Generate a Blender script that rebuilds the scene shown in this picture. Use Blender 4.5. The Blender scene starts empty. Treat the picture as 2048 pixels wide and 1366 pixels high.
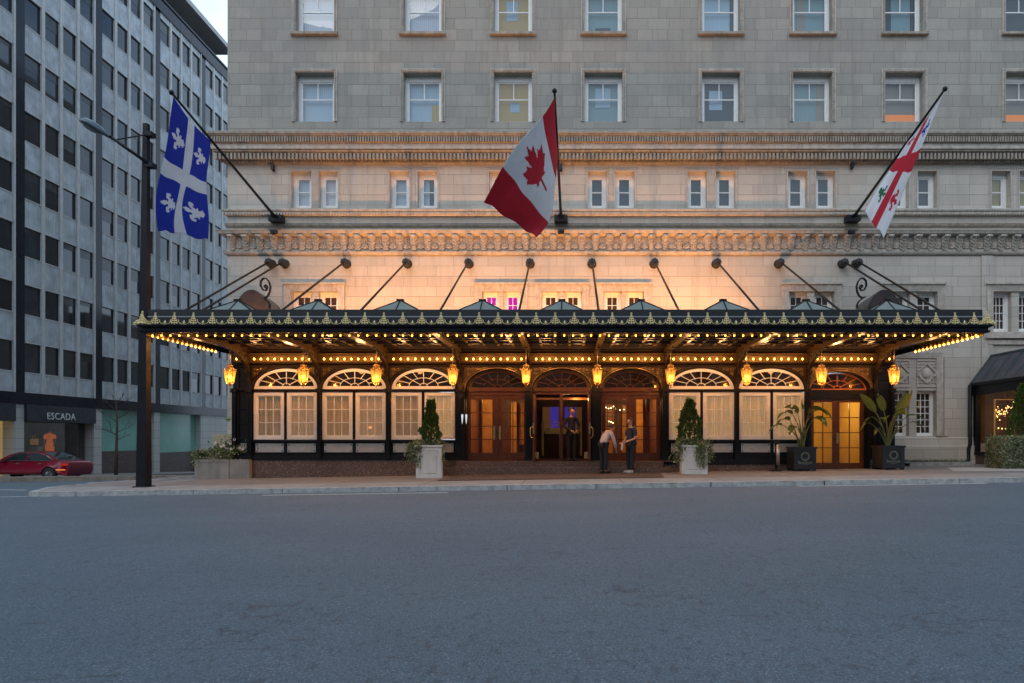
import bpy, bmesh, math, random
from mathutils import Vector, Matrix
random.seed(7)
PI = math.pi; R = math.radians
SC = bpy.context.scene
COL = SC.collection
F = 2048 * 24 / 36.0          # focal length in photo pixels
CZ = 1.17                     # camera height
def X(px, Y): return (px - 1137.0) * Y / F
def Z(py, Y): return CZ + (875.0 - py) * Y / F
def P(px, py, Y): return Vector((X(px, Y), Y, Z(py, Y)))
# ---------------------------------------------------------------- meshes
WP = {}                       # world position of each object's origin
class MB:
    def __init__(s): s.v = []; s.f = []; s.m = []; s.sm = []
    def face(s, pts, m=0, smooth=False):
        n = len(s.v); s.v += [tuple(p) for p in pts]
        s.f.append(tuple(range(n, n + len(pts)))); s.m.append(m); s.sm.append(smooth)
    def mesh(s, V, FF, m=0, smooth=False):
        n = len(s.v); s.v += [tuple(p) for p in V]
        for f in FF: s.f.append(tuple(i + n for i in f)); s.m.append(m); s.sm.append(smooth)
    def box(s, x0, x1, y0, y1, z0, z1, m=0):
        if x0 > x1: x0, x1 = x1, x0
        if y0 > y1: y0, y1 = y1, y0
        if z0 > z1: z0, z1 = z1, z0
        V = [(x0,y0,z0),(x1,y0,z0),(x1,y1,z0),(x0,y1,z0),(x0,y0,z1),(x1,y0,z1),(x1,y1,z1),(x0,y1,z1)]
        s.mesh(V, [(0,3,2,1),(4,5,6,7),(0,1,5,4),(1,2,6,5),(2,3,7,6),(3,0,4,7)], m)
    def obox(s, c, sx, sy, sz, rz=0, m=0, taper=1.0, rx=0, ry=0):
        M4 = Matrix.Translation(c) @ Matrix.Rotation(rz,4,'Z') @ Matrix.Rotation(ry,4,'Y') @ Matrix.Rotation(rx,4,'X')
        V = []
        for z, t in ((-sz/2, 1.0), (sz/2, taper)):
            for x, y in ((-1,-1),(1,-1),(1,1),(-1,1)):
                V.append(M4 @ Vector((x*sx/2*t, y*sy/2*t, z)))
        s.mesh(V, [(0,3,2,1),(4,5,6,7),(0,1,5,4),(1,2,6,5),(2,3,7,6),(3,0,4,7)], m)
    def bar(s, a, b, w, h=None, m=0, up=(0,0,1)):
        a = Vector(a); b = Vector(b); h = h or w; d = (b - a)
        if d.length < 1e-6: return
        d.normalize(); u = Vector(up)
        if abs(d.dot(u)) > .98: u = Vector((0,1,0))
        sd = d.cross(u).normalized(); u = sd.cross(d).normalized()
        V = []
        for p in (a, b):
            for i, j in ((-1,-1),(1,-1),(1,1),(-1,1)): V.append(p + sd*(i*w/2) + u*(j*h/2))
        s.mesh(V, [(0,3,2,1),(4,5,6,7),(0,1,5,4),(1,2,6,5),(2,3,7,6),(3,0,4,7)], m)
    def tube(s, pts, r, n=6, m=0, closed=False, caps=True, smooth=True):
        pts = [Vector(p) for p in pts]; k = len(pts)
        rs = r if isinstance(r, (list, tuple)) else [r]*k
        base = len(s.v); prev = None
        for i, p in enumerate(pts):
            if closed: d = pts[(i+1) % k] - pts[i-1]
            else: d = pts[min(i+1, k-1)] - pts[max(i-1, 0)]
            d = d.normalized() if d.length > 1e-9 else Vector((0,0,1))
            u = prev if prev is not None else (Vector((0,0,1)) if abs(d.z) < .9 else Vector((0,1,0)))
            sd = d.cross(u)
            if sd.length < 1e-6: sd = d.cross(Vector((1,0,0)))
            sd.normalize(); u = sd.cross(d).normalized(); prev = u
            for j in range(n):
                a = 2*PI*j/n
                s.v.append(tuple(p + (sd*math.cos(a) + u*math.sin(a))*rs[i]))
        for i in range(k if closed else k-1):
            i2 = (i+1) % k
            for j in range(n):
                s.f.append((base+i*n+j, base+i*n+(j+1)%n, base+i2*n+(j+1)%n, base+i2*n+j)); s.m.append(m); s.sm.append(smooth)
        if caps and not closed:
            s.f.append(tuple(base+j for j in range(n))[::-1]); s.m.append(m); s.sm.append(False)
            s.f.append(tuple(base+(k-1)*n+j for j in range(n))); s.m.append(m); s.sm.append(False)
    def lathe(s, prof, c, n=12, m=0, smooth=True, axis='Z', sx=1.0, sy=1.0):
        base = len(s.v); c = Vector(c)
        for r, z in prof:
            for j in range(n):
                a = 2*PI*j/n; x, y = r*math.cos(a)*sx, r*math.sin(a)*sy
                if axis == 'Z': s.v.append(tuple(c + Vector((x, y, z))))
                elif axis == 'Y': s.v.append(tuple(c + Vector((x, z, y))))
                else: s.v.append(tuple(c + Vector((z, x, y))))
        for i in range(len(prof)-1):
            for j in range(n):
                s.f.append((base+i*n+j, base+i*n+(j+1)%n, base+(i+1)*n+(j+1)%n, base+(i+1)*n+j)); s.m.append(m); s.sm.append(smooth)
    def ball(s, c, r, n=8, k=6, m=0, sz=1.0, sx=1.0, sy=1.0):
        prof = [(max(1e-4, r*math.sin(PI*i/k)), -r*math.cos(PI*i/k)*sz) for i in range(k+1)]
        s.lathe(prof, c, n, m, True, 'Z', sx, sy)
    def sweep(s, prof, x0, x1, y_base, m=0):
        """horizontal moulding along X: prof is a list of (depth towards camera, z) from bottom to top"""
        V = []
        for d, z in prof: V.append((x0, y_base - d, z)); 
        for d, z in prof: V.append((x1, y_base - d, z))
        n = len(prof); FF = [(i, i+1+n*0, i+1+n, i+n)[::-1] for i in range(n-1)]
        s.mesh(V, FF, m)
        s.face([(x0, y_base-d, z) for d, z in prof], m); s.face([(x1, y_base-d, z) for d, z in prof][::-1], m)
    def build(s, name, mats, parent=None, origin=None):
        if not s.v: return None
        me = bpy.data.meshes.new(name)
        xs = [v[0] for v in s.v]; ys = [v[1] for v in s.v]; zs = [v[2] for v in s.v]
        o = Vector(origin) if origin else Vector(((min(xs)+max(xs))/2, (min(ys)+max(ys))/2, min(zs)))
        me.from_pydata([(v[0]-o.x, v[1]-o.y, v[2]-o.z) for v in s.v], [], s.f)
        me.polygons.foreach_set('material_index', s.m)
        me.polygons.foreach_set('use_smooth', s.sm)
        for mt in (mats if isinstance(mats, (list, tuple)) else [mats]): me.materials.append(mt)
        me.update()
        return link(name, me, o, parent)
def link(name, data, loc, parent=None):
    ob = bpy.data.objects.new(name, data); COL.objects.link(ob)
    place(ob, loc, parent); return ob
def place(ob, loc, parent=None):
    ob.location = loc; WP[ob.name] = Vector(loc)
    if parent is not None:
        ob.parent = parent; ob.matrix_parent_inverse = Matrix.Translation(-WP[parent.name])
def thing(name, loc, label, cat, group=None, rz=0):
    ob = link(name, None, loc); tag(ob, label, cat, group); return ob
def tag(ob, label, cat, group=None):
    ob['label'] = label; ob['category'] = cat
    if group: ob['group'] = group
    return ob
def struct(ob): ob['kind'] = 'structure'; return ob
def copy_at(ob, delta, parent=None):
    """one object copied and moved in world space (shares mesh data)"""
    c = ob.copy(); COL.objects.link(c)
    par = parent if parent is not None else ob.parent
    loc = WP[ob.name] + Vector(delta)
    c.location = loc; WP[c.name] = loc
    if par is not None:
        c.parent = par; c.matrix_parent_inverse = Matrix.Translation(-WP[par.name])
    return c
def copy_tree(ob, delta, parent=None):
    kids = [k for k in bpy.data.objects if k.parent == ob]
    c = copy_at(ob, delta, parent)
    for k in kids: copy_tree(k, delta, c)
    return c
# ---------------------------------------------------------------- materials
def ND(nt, t, **kw):
    n = nt.nodes.new(t)
    for k, v in kw.items():
        if k in n.inputs: n.inputs[k].default_value = v
        else: setattr(n, k, v)
    return n
def base_mat(name):
    m = bpy.data.materials.new(name); m.use_nodes = True
    nt = m.node_tree; b = nt.nodes['Principled BSDF']; return m, nt, b
def mixc(nt, fac, a, b, mode='MIX'):
    n = nt.nodes.new('ShaderNodeMix'); n.data_type = 'RGBA'; n.blend_type = mode
    if hasattr(fac, 'is_output') or hasattr(fac, 'links'): nt.links.new(fac, n.inputs[0])
    else: n.inputs[0].default_value = fac
    for s, i in ((a, 6), (b, 7)):
        if isinstance(s, (tuple, list)): n.inputs[i].default_value = (*s[:3], 1)
        else: nt.links.new(s, n.inputs[i])
    return n.outputs[2]
def ramp(nt, src, a, b, lo=0.0, hi=1.0):
    n = nt.nodes.new('ShaderNodeMapRange'); nt.links.new(src, n.inputs[0])
    n.inputs[1].default_value = a; n.inputs[2].default_value = b
    n.inputs[3].default_value = lo; n.inputs[4].default_value = hi; return n.outputs[0]
def noise(nt, scale, detail=4, vec=None, rough=.6):
    n = nt.nodes.new('ShaderNodeTexNoise'); n.inputs['Scale'].default_value = scale
    n.inputs['Detail'].default_value = detail; n.inputs['Roughness'].default_value = rough
    if vec is None:
        g = nt.nodes.new('ShaderNodeNewGeometry'); vec = g.outputs['Position']
    nt.links.new(vec, n.inputs['Vector']); return n.outputs['Fac']
def pos_scaled(nt, s):
    g = nt.nodes.new('ShaderNodeNewGeometry'); mp = nt.nodes.new('ShaderNodeMapping')
    nt.links.new(g.outputs['Position'], mp.inputs['Vector']); mp.inputs['Scale'].default_value = s
    return mp.outputs['Vector']
def add_bump(nt, b, h, strength=.3, dist=.01):
    n = nt.nodes.new('ShaderNodeBump'); n.inputs['Strength'].default_value = strength; n.inputs['Distance'].default_value = dist
    nt.links.new(h, n.inputs['Height']); nt.links.new(n.outputs['Normal'], b.inputs['Normal'])
def M(name, col, rough=.6, metal=0.0, var=.0, scale=3.0, bump=0.0, bscale=60, spec=None, streak=0.0, emit=None, es=0.0):
    m, nt, b = base_mat(name)
    b.inputs['Base Color'].default_value = (*col, 1); b.inputs['Roughness'].default_value = rough
    b.inputs['Metallic'].default_value = metal
    if spec is not None: b.inputs['Specular IOR Level'].default_value = spec
    if var:
        f = ramp(nt, noise(nt, scale, 6), .3, .7)
        c = mixc(nt, f, tuple(x*(1-var) for x in col), tuple(min(1, x*(1+var)) for x in col))
        if streak:
            s = ramp(nt, noise(nt, 1.0, 5, pos_scaled(nt, (9, 9, .6))), .45, .75, 0, streak)
            c = mixc(nt, s, c, tuple(x*.45 for x in col))
        nt.links.new(c, b.inputs['Base Color'])
        r = ramp(nt, noise(nt, scale*2.3, 4), .3, .7, rough*.8, min(1, rough*1.2)); nt.links.new(r, b.inputs['Roughness'])
    if bump: add_bump(nt, b, noise(nt, bscale, 5), bump, .01)
    if emit: b.inputs['Emission Color'].default_value = (*emit, 1); b.inputs['Emission Strength'].default_value = es
    return m
def stone(name, c1, c2, mortar, w=.78, h=.4, ms=.006, warp=.035, patch=.5, stain=(.3,.25,.16)):
    m, nt, b = base_mat(name)
    g = nt.nodes.new('ShaderNodeNewGeometry'); sp = nt.nodes.new('ShaderNodeSeparateXYZ'); nt.links.new(g.outputs['Position'], sp.inputs[0])
    ad = ND(nt, 'ShaderNodeMath', operation='ADD'); nt.links.new(sp.outputs[0], ad.inputs[0]); nt.links.new(sp.outputs[1], ad.inputs[1])
    mu = ND(nt, 'ShaderNodeMath', operation='MULTIPLY'); nt.links.new(sp.outputs[2], mu.inputs[0]); mu.inputs[1].default_value = 2*PI/(2*h)
    sn = ND(nt, 'ShaderNodeMath', operation='SINE'); nt.links.new(mu.outputs[0], sn.inputs[0])
    ma = ND(nt, 'ShaderNodeMath', operation='MULTIPLY_ADD'); nt.links.new(sn.outputs[0], ma.inputs[0]); ma.inputs[1].default_value = warp; nt.links.new(sp.outputs[2], ma.inputs[2])
    cb = nt.nodes.new('ShaderNodeCombineXYZ'); nt.links.new(ad.outputs[0], cb.inputs[0]); nt.links.new(ma.outputs[0], cb.inputs[1])
    br = nt.nodes.new('ShaderNodeTexBrick'); nt.links.new(cb.outputs[0], br.inputs['Vector'])
    br.inputs['Scale'].default_value = 1; br.inputs['Mortar Size'].default_value = ms; br.inputs['Mortar Smooth'].default_value = .3
    br.inputs['Brick Width'].default_value = w; br.inputs['Row Height'].default_value = h; br.inputs['Bias'].default_value = -.1
    br.offset = .5; br.offset_frequency = 2; br.squash = .7; br.squash_frequency = 3
    br.inputs['Color1'].default_value = (*c1, 1); br.inputs['Color2'].default_value = (*c2, 1); br.inputs['Mortar'].default_value = (*mortar, 1)
    c = br.outputs['Color']
    c = mixc(nt, ramp(nt, noise(nt, .35, 5), .45, .7, 0, patch), c, stain, 'MULTIPLY' if False else 'MIX')
    c = mixc(nt, ramp(nt, noise(nt, 22, 5), .3, .75, 0, .22), c, tuple(x*.5 for x in c1))
    st = ramp(nt, noise(nt, 1.0, 7, pos_scaled(nt, (2.6, 2.6, .2)), .7), .50, .72, 0, .62)
    c = mixc(nt, st, c, tuple(x*.55 for x in c2))
    nt.links.new(c, b.inputs['Base Color']); b.inputs['Roughness'].default_value = .85
    hh = ND(nt, 'ShaderNodeMath', operation='MULTIPLY_ADD'); nt.links.new(noise(nt, 30, 6), hh.inputs[0]); hh.inputs[1].default_value = .35
    iv = ND(nt, 'ShaderNodeMath', operation='SUBTRACT'); iv.inputs[0].default_value = 1.0; nt.links.new(br.outputs['Fac'], iv.inputs[1])
    nt.links.new(iv.outputs[0], hh.inputs[2]); add_bump(nt, b, hh.outputs[0], .5, .012)
    return m
def glass(name, tint=(.9,.95,.95), refl=.12, rough=.01, rcol=(1,1,1)):
    m = bpy.data.materials.new(name); m.use_nodes = True; nt = m.node_tree; nt.nodes.clear()
    out = nt.nodes.new('ShaderNodeOutputMaterial'); mx = nt.nodes.new('ShaderNodeMixShader')
    t = nt.nodes.new('ShaderNodeBsdfTransparent'); t.inputs[0].default_value = (*tint, 1)
    g = nt.nodes.new('ShaderNodeBsdfGlossy'); g.inputs['Roughness'].default_value = rough; g.inputs[0].default_value = (*rcol, 1)
    fr = nt.nodes.new('ShaderNodeFresnel'); gg = nt.nodes.new('ShaderNodeNewGeometry'); nt.links.new(ramp(nt, gg.outputs['Backfacing'], 0, 1, 1.5, 1/1.5), fr.inputs[0])
    ad = ND(nt, 'ShaderNodeMath', operation='ADD', use_clamp=True); nt.links.new(fr.outputs[0], ad.inputs[0]); ad.inputs[1].default_value = refl
    bp = nt.nodes.new('ShaderNodeBump'); bp.inputs['Strength'].default_value = .02; bp.inputs['Distance'].default_value = .02
    nt.links.new(noise(nt, 1.3, 2), bp.inputs['Height']); nt.links.new(bp.outputs[0], g.inputs['Normal'])
    nt.links.new(ad.outputs[0], mx.inputs[0]); nt.links.new(t.outputs[0], mx.inputs[1]); nt.links.new(g.outputs[0], mx.inputs[2])
    nt.links.new(mx.outputs[0], out.inputs[0]); return m
def emis(name, col, s):
    m = bpy.data.materials.new(name); m.use_nodes = True; nt = m.node_tree; nt.nodes.clear()
    out = nt.nodes.new('ShaderNodeOutputMaterial'); e = nt.nodes.new('ShaderNodeEmission')
    e.inputs[0].default_value = (*col, 1); e.inputs[1].default_value = s; nt.links.new(e.outputs[0], out.inputs[0]); return m

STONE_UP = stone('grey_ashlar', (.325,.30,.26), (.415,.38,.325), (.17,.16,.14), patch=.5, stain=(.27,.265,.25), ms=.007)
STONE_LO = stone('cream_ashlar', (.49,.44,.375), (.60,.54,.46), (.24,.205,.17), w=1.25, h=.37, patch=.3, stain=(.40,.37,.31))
STONE_TRIM = M('carved_stone', (.50,.445,.38), .85, var=.22, scale=6, bump=.4, bscale=45, streak=.5)
STONE_DK = M('weathered_carved_stone', (.36,.31,.25), .88, var=.3, scale=5, bump=.5, bscale=50, streak=.6)
WHITE = M('white_painted_frame', (.86,.85,.82), .45, var=.06, scale=8)
IRON = M('black_painted_iron', (.007,.009,.014), .42, var=.25, scale=5, spec=.28)
IRON2 = M('dark_bronze_iron', (.022,.013,.007), .42, metal=.35, var=.3, scale=9, bump=.25, bscale=45)
FILI = M('cast_iron_filigree', (.060,.038,.015), .5, metal=.4, var=.6, scale=28, bump=1.0, bscale=42)
GOLD = M('gilded_metal', (.98,.70,.34), .45, metal=.25, var=.25, scale=20)
BRASS = M('polished_brass', (.75,.50,.20), .25, metal=1.0, var=.1, scale=15)
GOLDIRON = M('gilt_moulding', (.30,.20,.08), .3, metal=.8, var=.2, scale=15)
STEEL = M('brushed_steel_plate', (.55,.54,.52), .42, metal=.6, var=.12, scale=7)
GLASS = glass('window_glass', (.85,.90,.92), .03)
GLASS_CLR = glass('door_glass', (.97,.97,.95), .0)
GLASS_DK = glass('fanlight_glass', (.5,.45,.4), .01)
BEAMM = M('warm_lit_iron_beam', (.070,.040,.014), .36, metal=.55, var=.3, scale=9)  # golden bulb light on the dark iron worked into the base colour
WOOD = M('mahogany_door', (.105,.034,.015), .33, var=.35, scale=5, spec=.5)
GRANITE = None
# ================================================================ setting
def g(x): return .0148 * x                # sidewalk height
def speckle(name, c, dark, light, sc=90, rough=.6):
    m, nt, b = base_mat(name)
    n1 = noise(nt, sc, 3); n2 = noise(nt, sc*.55, 3, pos_scaled(nt, (1.1, .9, 1.3))); n3 = noise(nt, 1.1, 5)
    col = mixc(nt, ramp(nt, n1, .45, .6), c, dark); col = mixc(nt, ramp(nt, n2, .58, .66), col, light)
    col = mixc(nt, ramp(nt, n3, .35, .7, 0, .5), col, dark)
    nt.links.new(col, b.inputs['Base Color']); b.inputs['Roughness'].default_value = rough; return m
GRANITE = speckle('pink_brown_granite', (.16,.105,.085), (.06,.042,.04), (.36,.27,.23), 38, .45)
def asphalt():
    m, nt, b = base_mat('asphalt')
    c = mixc(nt, ramp(nt, noise(nt, .28, 4, pos_scaled(nt, (.5, 1.2, 1))), .3, .7), (.064,.094,.118), (.088,.124,.152))
    c = mixc(nt, ramp(nt, noise(nt, 75, 2, None, .5), .55, .63, 0, .38), c, (.32,.37,.40))
    c = mixc(nt, ramp(nt, noise(nt, 60, 2, pos_scaled(nt, (1.2, .6, 1)), .5), .55, .63, 0, .48), c, (.026,.036,.044))
    c = mixc(nt, ramp(nt, noise(nt, 18, 3, pos_scaled(nt, (1, .45, 1)), .6), .57, .66, 0, .6), c, (.05,.06,.072))
    c = mixc(nt, ramp(nt, noise(nt, 5, 8, pos_scaled(nt, (.35, 2.0, 1)), .7), .60, .68, 0, .75), c, (.045,.052,.062))
    # cracks: thin lines where a stretched voronoi edge is near, kept only in patches
    vo = nt.nodes.new('ShaderNodeTexVoronoi'); vo.feature = 'DISTANCE_TO_EDGE'; vo.inputs['Scale'].default_value = .55
    wv = nt.nodes.new('ShaderNodeVectorMath'); wv.operation = 'ADD'
    nz = nt.nodes.new('ShaderNodeTexNoise'); nz.inputs['Scale'].default_value = 2.2; nz.inputs['Detail'].default_value = 8
    gg = nt.nodes.new('ShaderNodeNewGeometry'); nt.links.new(gg.outputs['Position'], nz.inputs['Vector'])
    nt.links.new(pos_scaled(nt, (.45, 1.5, 1)), wv.inputs[0]); nt.links.new(nz.outputs['Color'], wv.inputs[1])
    nt.links.new(wv.outputs[0], vo.inputs['Vector'])
    e = ramp(nt, vo.outputs['Distance'], .0, .012, 1, 0); pm = ramp(nt, noise(nt, .5, 3), .5, .62, 0, .6)
    mm = ND(nt, 'ShaderNodeMath', operation='MULTIPLY'); nt.links.new(e, mm.inputs[0]); nt.links.new(pm, mm.inputs[1])
    c = mixc(nt, mm.outputs[0], c, (.022,.022,.024))
    nt.links.new(c, b.inputs['Base Color']); b.inputs['Roughness'].default_value = .72
    b.inputs['Specular IOR Level'].default_value = .35
    add_bump(nt, b, noise(nt, 45, 4), .7, .015); return m
ASPH = asphalt()
def grid(name, x0, x1, y0, y1, fn, mat, nx=24, ny=12, smooth=False):
    mb = MB(); V = []; FF = []
    for j in range(ny+1):
        for i in range(nx+1):
            x = x0+(x1-x0)*i/nx; y = y0+(y1-y0)*j/ny; V.append((x, y, fn(x, y)))
    for j in range(ny):
        for i in range(nx):
            a = j*(nx+1)+i; FF.append((a, a+1, a+nx+2, a+nx+1))
    mb.mesh(V, FF); return struct(mb.build(name, mat))
def roadz(x, y): return .0148*max(-22, min(40, x)) - .115 + (.0 if x > -14 else .0)
def sidez(x, y):
    return -1.08 - .035*(y-38) if y < 70 else -2.2
grid('ground', -900, 900, -900, 900, lambda x, y: -3.6, M('far_ground', (.10,.10,.10), .9, var=.2), 2, 2)
grid('road', -60, 60, -26, 24.2, roadz, ASPH, 40, 10)
grid('side_street', -60, -11.6, 24.25, 130, lambda x, y: sidez(x, y), ASPH, 12, 24)
# far pavement at the foot of the office building
mb = MB(); V = []; FF = []
for i in range(20):
    y = 24.4 + i*3.0
    V += [(-31, y, sidez(0, y)+.12), (-25.6, y, sidez(0, y)+.12), (-25.6, y, sidez(0, y)-.1)]
for i in range(19):
    a = i*3; FF += [(a, a+1, a+4, a+3), (a+1, a+2, a+5, a+4)]
mb.mesh(V, FF); FARPAVE = struct(mb.build('far_pavement', M('worn_pavement', (.22,.21,.19), .85, var=.15, scale=2, bump=.2)))
# low kerb wall between the two streets
KERB = M('rough_brown_kerb', (.17,.145,.115), .9, var=.35, scale=4, bump=.8, bscale=25)
mb = MB(); n = 30
for i in range(n):
    x0 = -34 + (21.6)*i/n; x1 = -34 + 21.6*(i+1)/n - .01
    za, zb = .0148*max(-22, x0), .0148*max(-22, x1)
    h0 = .165 - .004*(i-20) if i > 20 else .165
    V = [(x0,24.2,za-.3),(x1,24.2,zb-.3),(x1,24.75,zb-.3),(x0,24.75,za-.3),(x0,24.23,za-.115+h0),(x1,24.23,zb-.115+h0),(x1,24.72,zb-.115+h0),(x0,24.72,za-.115+h0)]
    V = [Vector(p) for p in V]
    mb.mesh(V, [(0,3,2,1),(4,5,6,7),(0,1,5,4),(1,2,6,5),(2,3,7,6),(3,0,4,7)])
struct(mb.build('kerb_wall', KERB))
# sidewalk
def sidewalk_mat():
    m, nt, b = base_mat('sidewalk_concrete')
    gm = nt.nodes.new('ShaderNodeNewGeometry'); sp = nt.nodes.new('ShaderNodeSeparateXYZ'); nt.links.new(gm.outputs['Position'], sp.inputs[0])
    c = mixc(nt, ramp(nt, noise(nt, .8, 6), .3, .7), (.22,.21,.20), (.32,.305,.285))
    c = mixc(nt, ramp(nt, noise(nt, 45, 4), .5, .75, 0, .5), c, (.12,.10,.09))
    c = mixc(nt, ramp(nt, noise(nt, 3.2, 6, pos_scaled(nt,(1,1.6,1))), .56, .68, 0, .5), c, (.12,.095,.08))
    # browner paving close to the building
    wb = ramp(nt, sp.outputs[1], 18.9, 18.95, 0, .6); c = mixc(nt, wb, c, (.165,.135,.12))
    # joints
    def joint(src, per, off, w):
        a = ND(nt, 'ShaderNodeMath', operation='ADD'); nt.links.new(src, a.inputs[0]); a.inputs[1].default_value = off
        d = ND(nt, 'ShaderNodeMath', operation='PINGPONG'); nt.links.new(a.outputs[0], d.inputs[0]); d.inputs[1].default_value = per/2
        return ramp(nt, d.outputs[0], w*.5, w, .75, 0)
    c = mixc(nt, joint(sp.outputs[0], 2.6, 100, .02), c, (.06,.05,.045))
    nt.links.new(c, b.inputs['Base Color']); b.inputs['Roughness'].default_value = .8
    add_bump(nt, b, noise(nt, 40, 5), .3, .01); return m
SWALK = sidewalk_mat()
edge = [(60,983),(92,975),(180,966.5),(274,960.5),(385,955.5)]
ring = []
for px, py in edge:
    for _ in range(3):
        Y = 20.0
        for k in range(6): Y = (CZ - g(X(px, Y))) * F / (py - 875)
    ring.append((X(px, Y), Y))
CURBY = 17.0
curb_pts = []
ang0 = Vector(ring[0])
for i in range(9):     # rounded corner from the curb line to the first edge point
    t = i/8; p0 = Vector((-12.6, CURBY)); p1 = Vector((-13.6, CURBY)); p2 = ang0
    curb_pts.append(tuple((1-t)**2*p0 + 2*t*(1-t)*p1 + t*t*p2))
path = [(44.0, CURBY)] + [(x, CURBY) for x in range(40, -13, -2)] + curb_pts + ring[1:] 
top = [(x, y, g(x)) for x, y in path]
mb = MB()
mb.face([( x, y, g(x)) for x, y in path] + [(-12.6, 24.9, g(-12.6)), (44.0, 24.9, g(44))][:2], 0)
sw = MB()
# sidewalk as strips so that it follows the slope
for i in range(len(path)-1):
    (x0, y0), (x1, y1) = path[i], path[i+1]
    if x0 > -12.7 or x1 > -12.7:
        sw.face([(x0, y0, g(x0)), (x0, 24.9, g(x0)), (x1, 24.9, g(x1)), (x1, y1, g(x1))][::1], 0)
    else:
        sw.face([(x0, y0, g(x0)), (-12.55, 24.9, g(-12.55)), (x1, y1, g(x1))][::1], 0)
sw = struct(sw.build('sidewalk', SWALK))
CURB = M('granite_curb', (.34,.34,.33), .8, var=.35, scale=6, bump=1.0, bscale=18)
cb = MB(); random.seed(3)
def curb_seg(a, b):
    d = Vector((b[0]-a[0], b[1]-a[1])); 
    if d.length < .02: return
    nrm = Vector((d.y, -d.x)).normalized()
    if nrm.y > 0 and abs(nrm.y) > .3: nrm = -nrm
    if abs(nrm.y) <= .3 and nrm.x > 0: nrm = -nrm
    k = max(1, int(d.length/.16)); w = .15
    for i in range(k):
        p = Vector(a)+d*(i/k); q = Vector(a)+d*((i+1)/k)
        j0, j1 = JIT[i % 97], JIT[(i+1) % 97]
        zt0 = g(p.x)+.004+j0*.006; zt1 = g(q.x)+.004+j1*.006
        o0 = nrm*(.0+j0*.012); o1 = nrm*(j1*.012)
        A = p - nrm*w; B = q - nrm*w
        cb.face([(p.x+o0.x, p.y+o0.y, zt0), (A.x, A.y, zt0), (B.x, B.y, zt1), (q.x+o1.x, q.y+o1.y, zt1)], 0, True)
        cb.face([(p.x+o0.x*1.6, p.y+o0.y*1.6-.02, zt0-.2), (p.x+o0.x, p.y+o0.y, zt0), (q.x+o1.x, q.y+o1.y, zt1), (q.x+o1.x*1.6, q.y+o1.y*1.6-.02, zt1-.2)], 0, True)
JIT = [random.uniform(-1, 1) for _ in range(98)]
xs = 44.0
while xs > -12.6:
    L = random.uniform(2.2, 3.4); nx = max(-12.6, xs-L); curb_seg((xs-.02, CURBY), (nx, CURBY)); xs = nx
for i in range(len(curb_pts)-1): curb_seg(curb_pts[i], curb_pts[i+1])
for i in range(len(ring)-1): curb_seg(ring[i], ring[i+1])
struct(cb.build('curb', CURB))
# pale slab in front of the garden room
mb = MB(); mb.face([(11.4, 20.2, g(11.4)+.006), (22, 17.4, g(22)+.006), (22, 22.2, g(22)+.006), (12.4, 22.4, g(12.4)+.006)])
struct(mb.build('driveway_slab', M('pale_concrete', (.36,.35,.33), .8, var=.12, scale=2, bump=.2)))
# road lines
LINE = M('worn_white_paint', (.62,.63,.63), .7, var=.4, scale=14)
mb = MB()
def line(px0, py0, px1, py1, w=.09):
    Q = []
    for px, py in ((px0, py0), (px1, py1)):
        Y = 16.
        for k in range(8): Y = (CZ - roadz(X(px, Y), Y)) * F / (py - 875)
        Q.append((X(px, Y), Y))
    (x0, y0), (x1, y1) = Q; n = 12
    for i in range(n):
        a, b = i/n, (i+1)/n; xa, ya = x0+(x1-x0)*a, y0+(y1-y0)*a; xb, yb = x0+(x1-x0)*b, y0+(y1-y0)*b
        mb.face([(xa, ya-w/2, roadz(xa, ya)+.005), (xb, yb-w/2, roadz(xb, yb)+.005), (xb, yb+w/2, roadz(xb, yb)+.005), (xa, ya+w/2, roadz(xa, ya)+.005)])
line(525, 991, 895, 985.5); line(1598, 973, 1975, 967); line(-30, 979.5, 52, 980.5); line(-30, 995, 78, 992.5)
struct(mb.build('road_line', LINE))
# storm drain grate by the kerb wall? not seen in the photo

# ================================================================ hotel
YW = 24.8; YS = 22.3
hotel = thing('hotel_building', (0, YW, 0), 'long stone hotel facade with carved cornices above a black iron ground floor front', 'building')
holes = []
def wx(px): return X(px, YW)
def wz(py): return Z(py, YW)
UPX = [(591,668),(807,883),(988,1064),(1169,1245),(1404,1480),(1586,1664),(1770,1847),(2011,2088)]
MIDX = [(582,623),(637,676),(779,819),(835,875),(978,1018),(1032,1071),(1175,1214),(1230,1269),(1375,1414),(1432,1471),(1576,1615),(1632,1671),(1779,1818),(1835,1874),(1983,2021),(2039,2078)]
LOWX = [(583,624),(637,677),(964,999),(1007,1042),(1083,1119),(1128,1164),(1207,1243),(1251,1288),(1577,1615),(1629,1668),(1779,1820),(1833,1874),(1985,2023),(2038,2076)]
GRX = [(1780,1818),(1833,1872)]
H_UP = [(wx(a), wx(b), wz(243), wz(145)) for a, b in UPX]
H_UP2 = [(wx(a), wx(b), wz(66.5), wz(-32)) for a, b in UPX]
H_MID = [(wx(a), wx(b), wz(416), wz(342)) for a, b in MIDX]
H_LOW = [(wx(a), wx(b), wz(664), wz(583)) for a, b in LOWX]
H_GR = [(wx(a), wx(b), wz(872), wz(781)) for a, b in GRX]
H_FRONT = [(-10.9, 10.45, -2.0, 3.7)]
XL, XR = wx(455), 26.0
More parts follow.
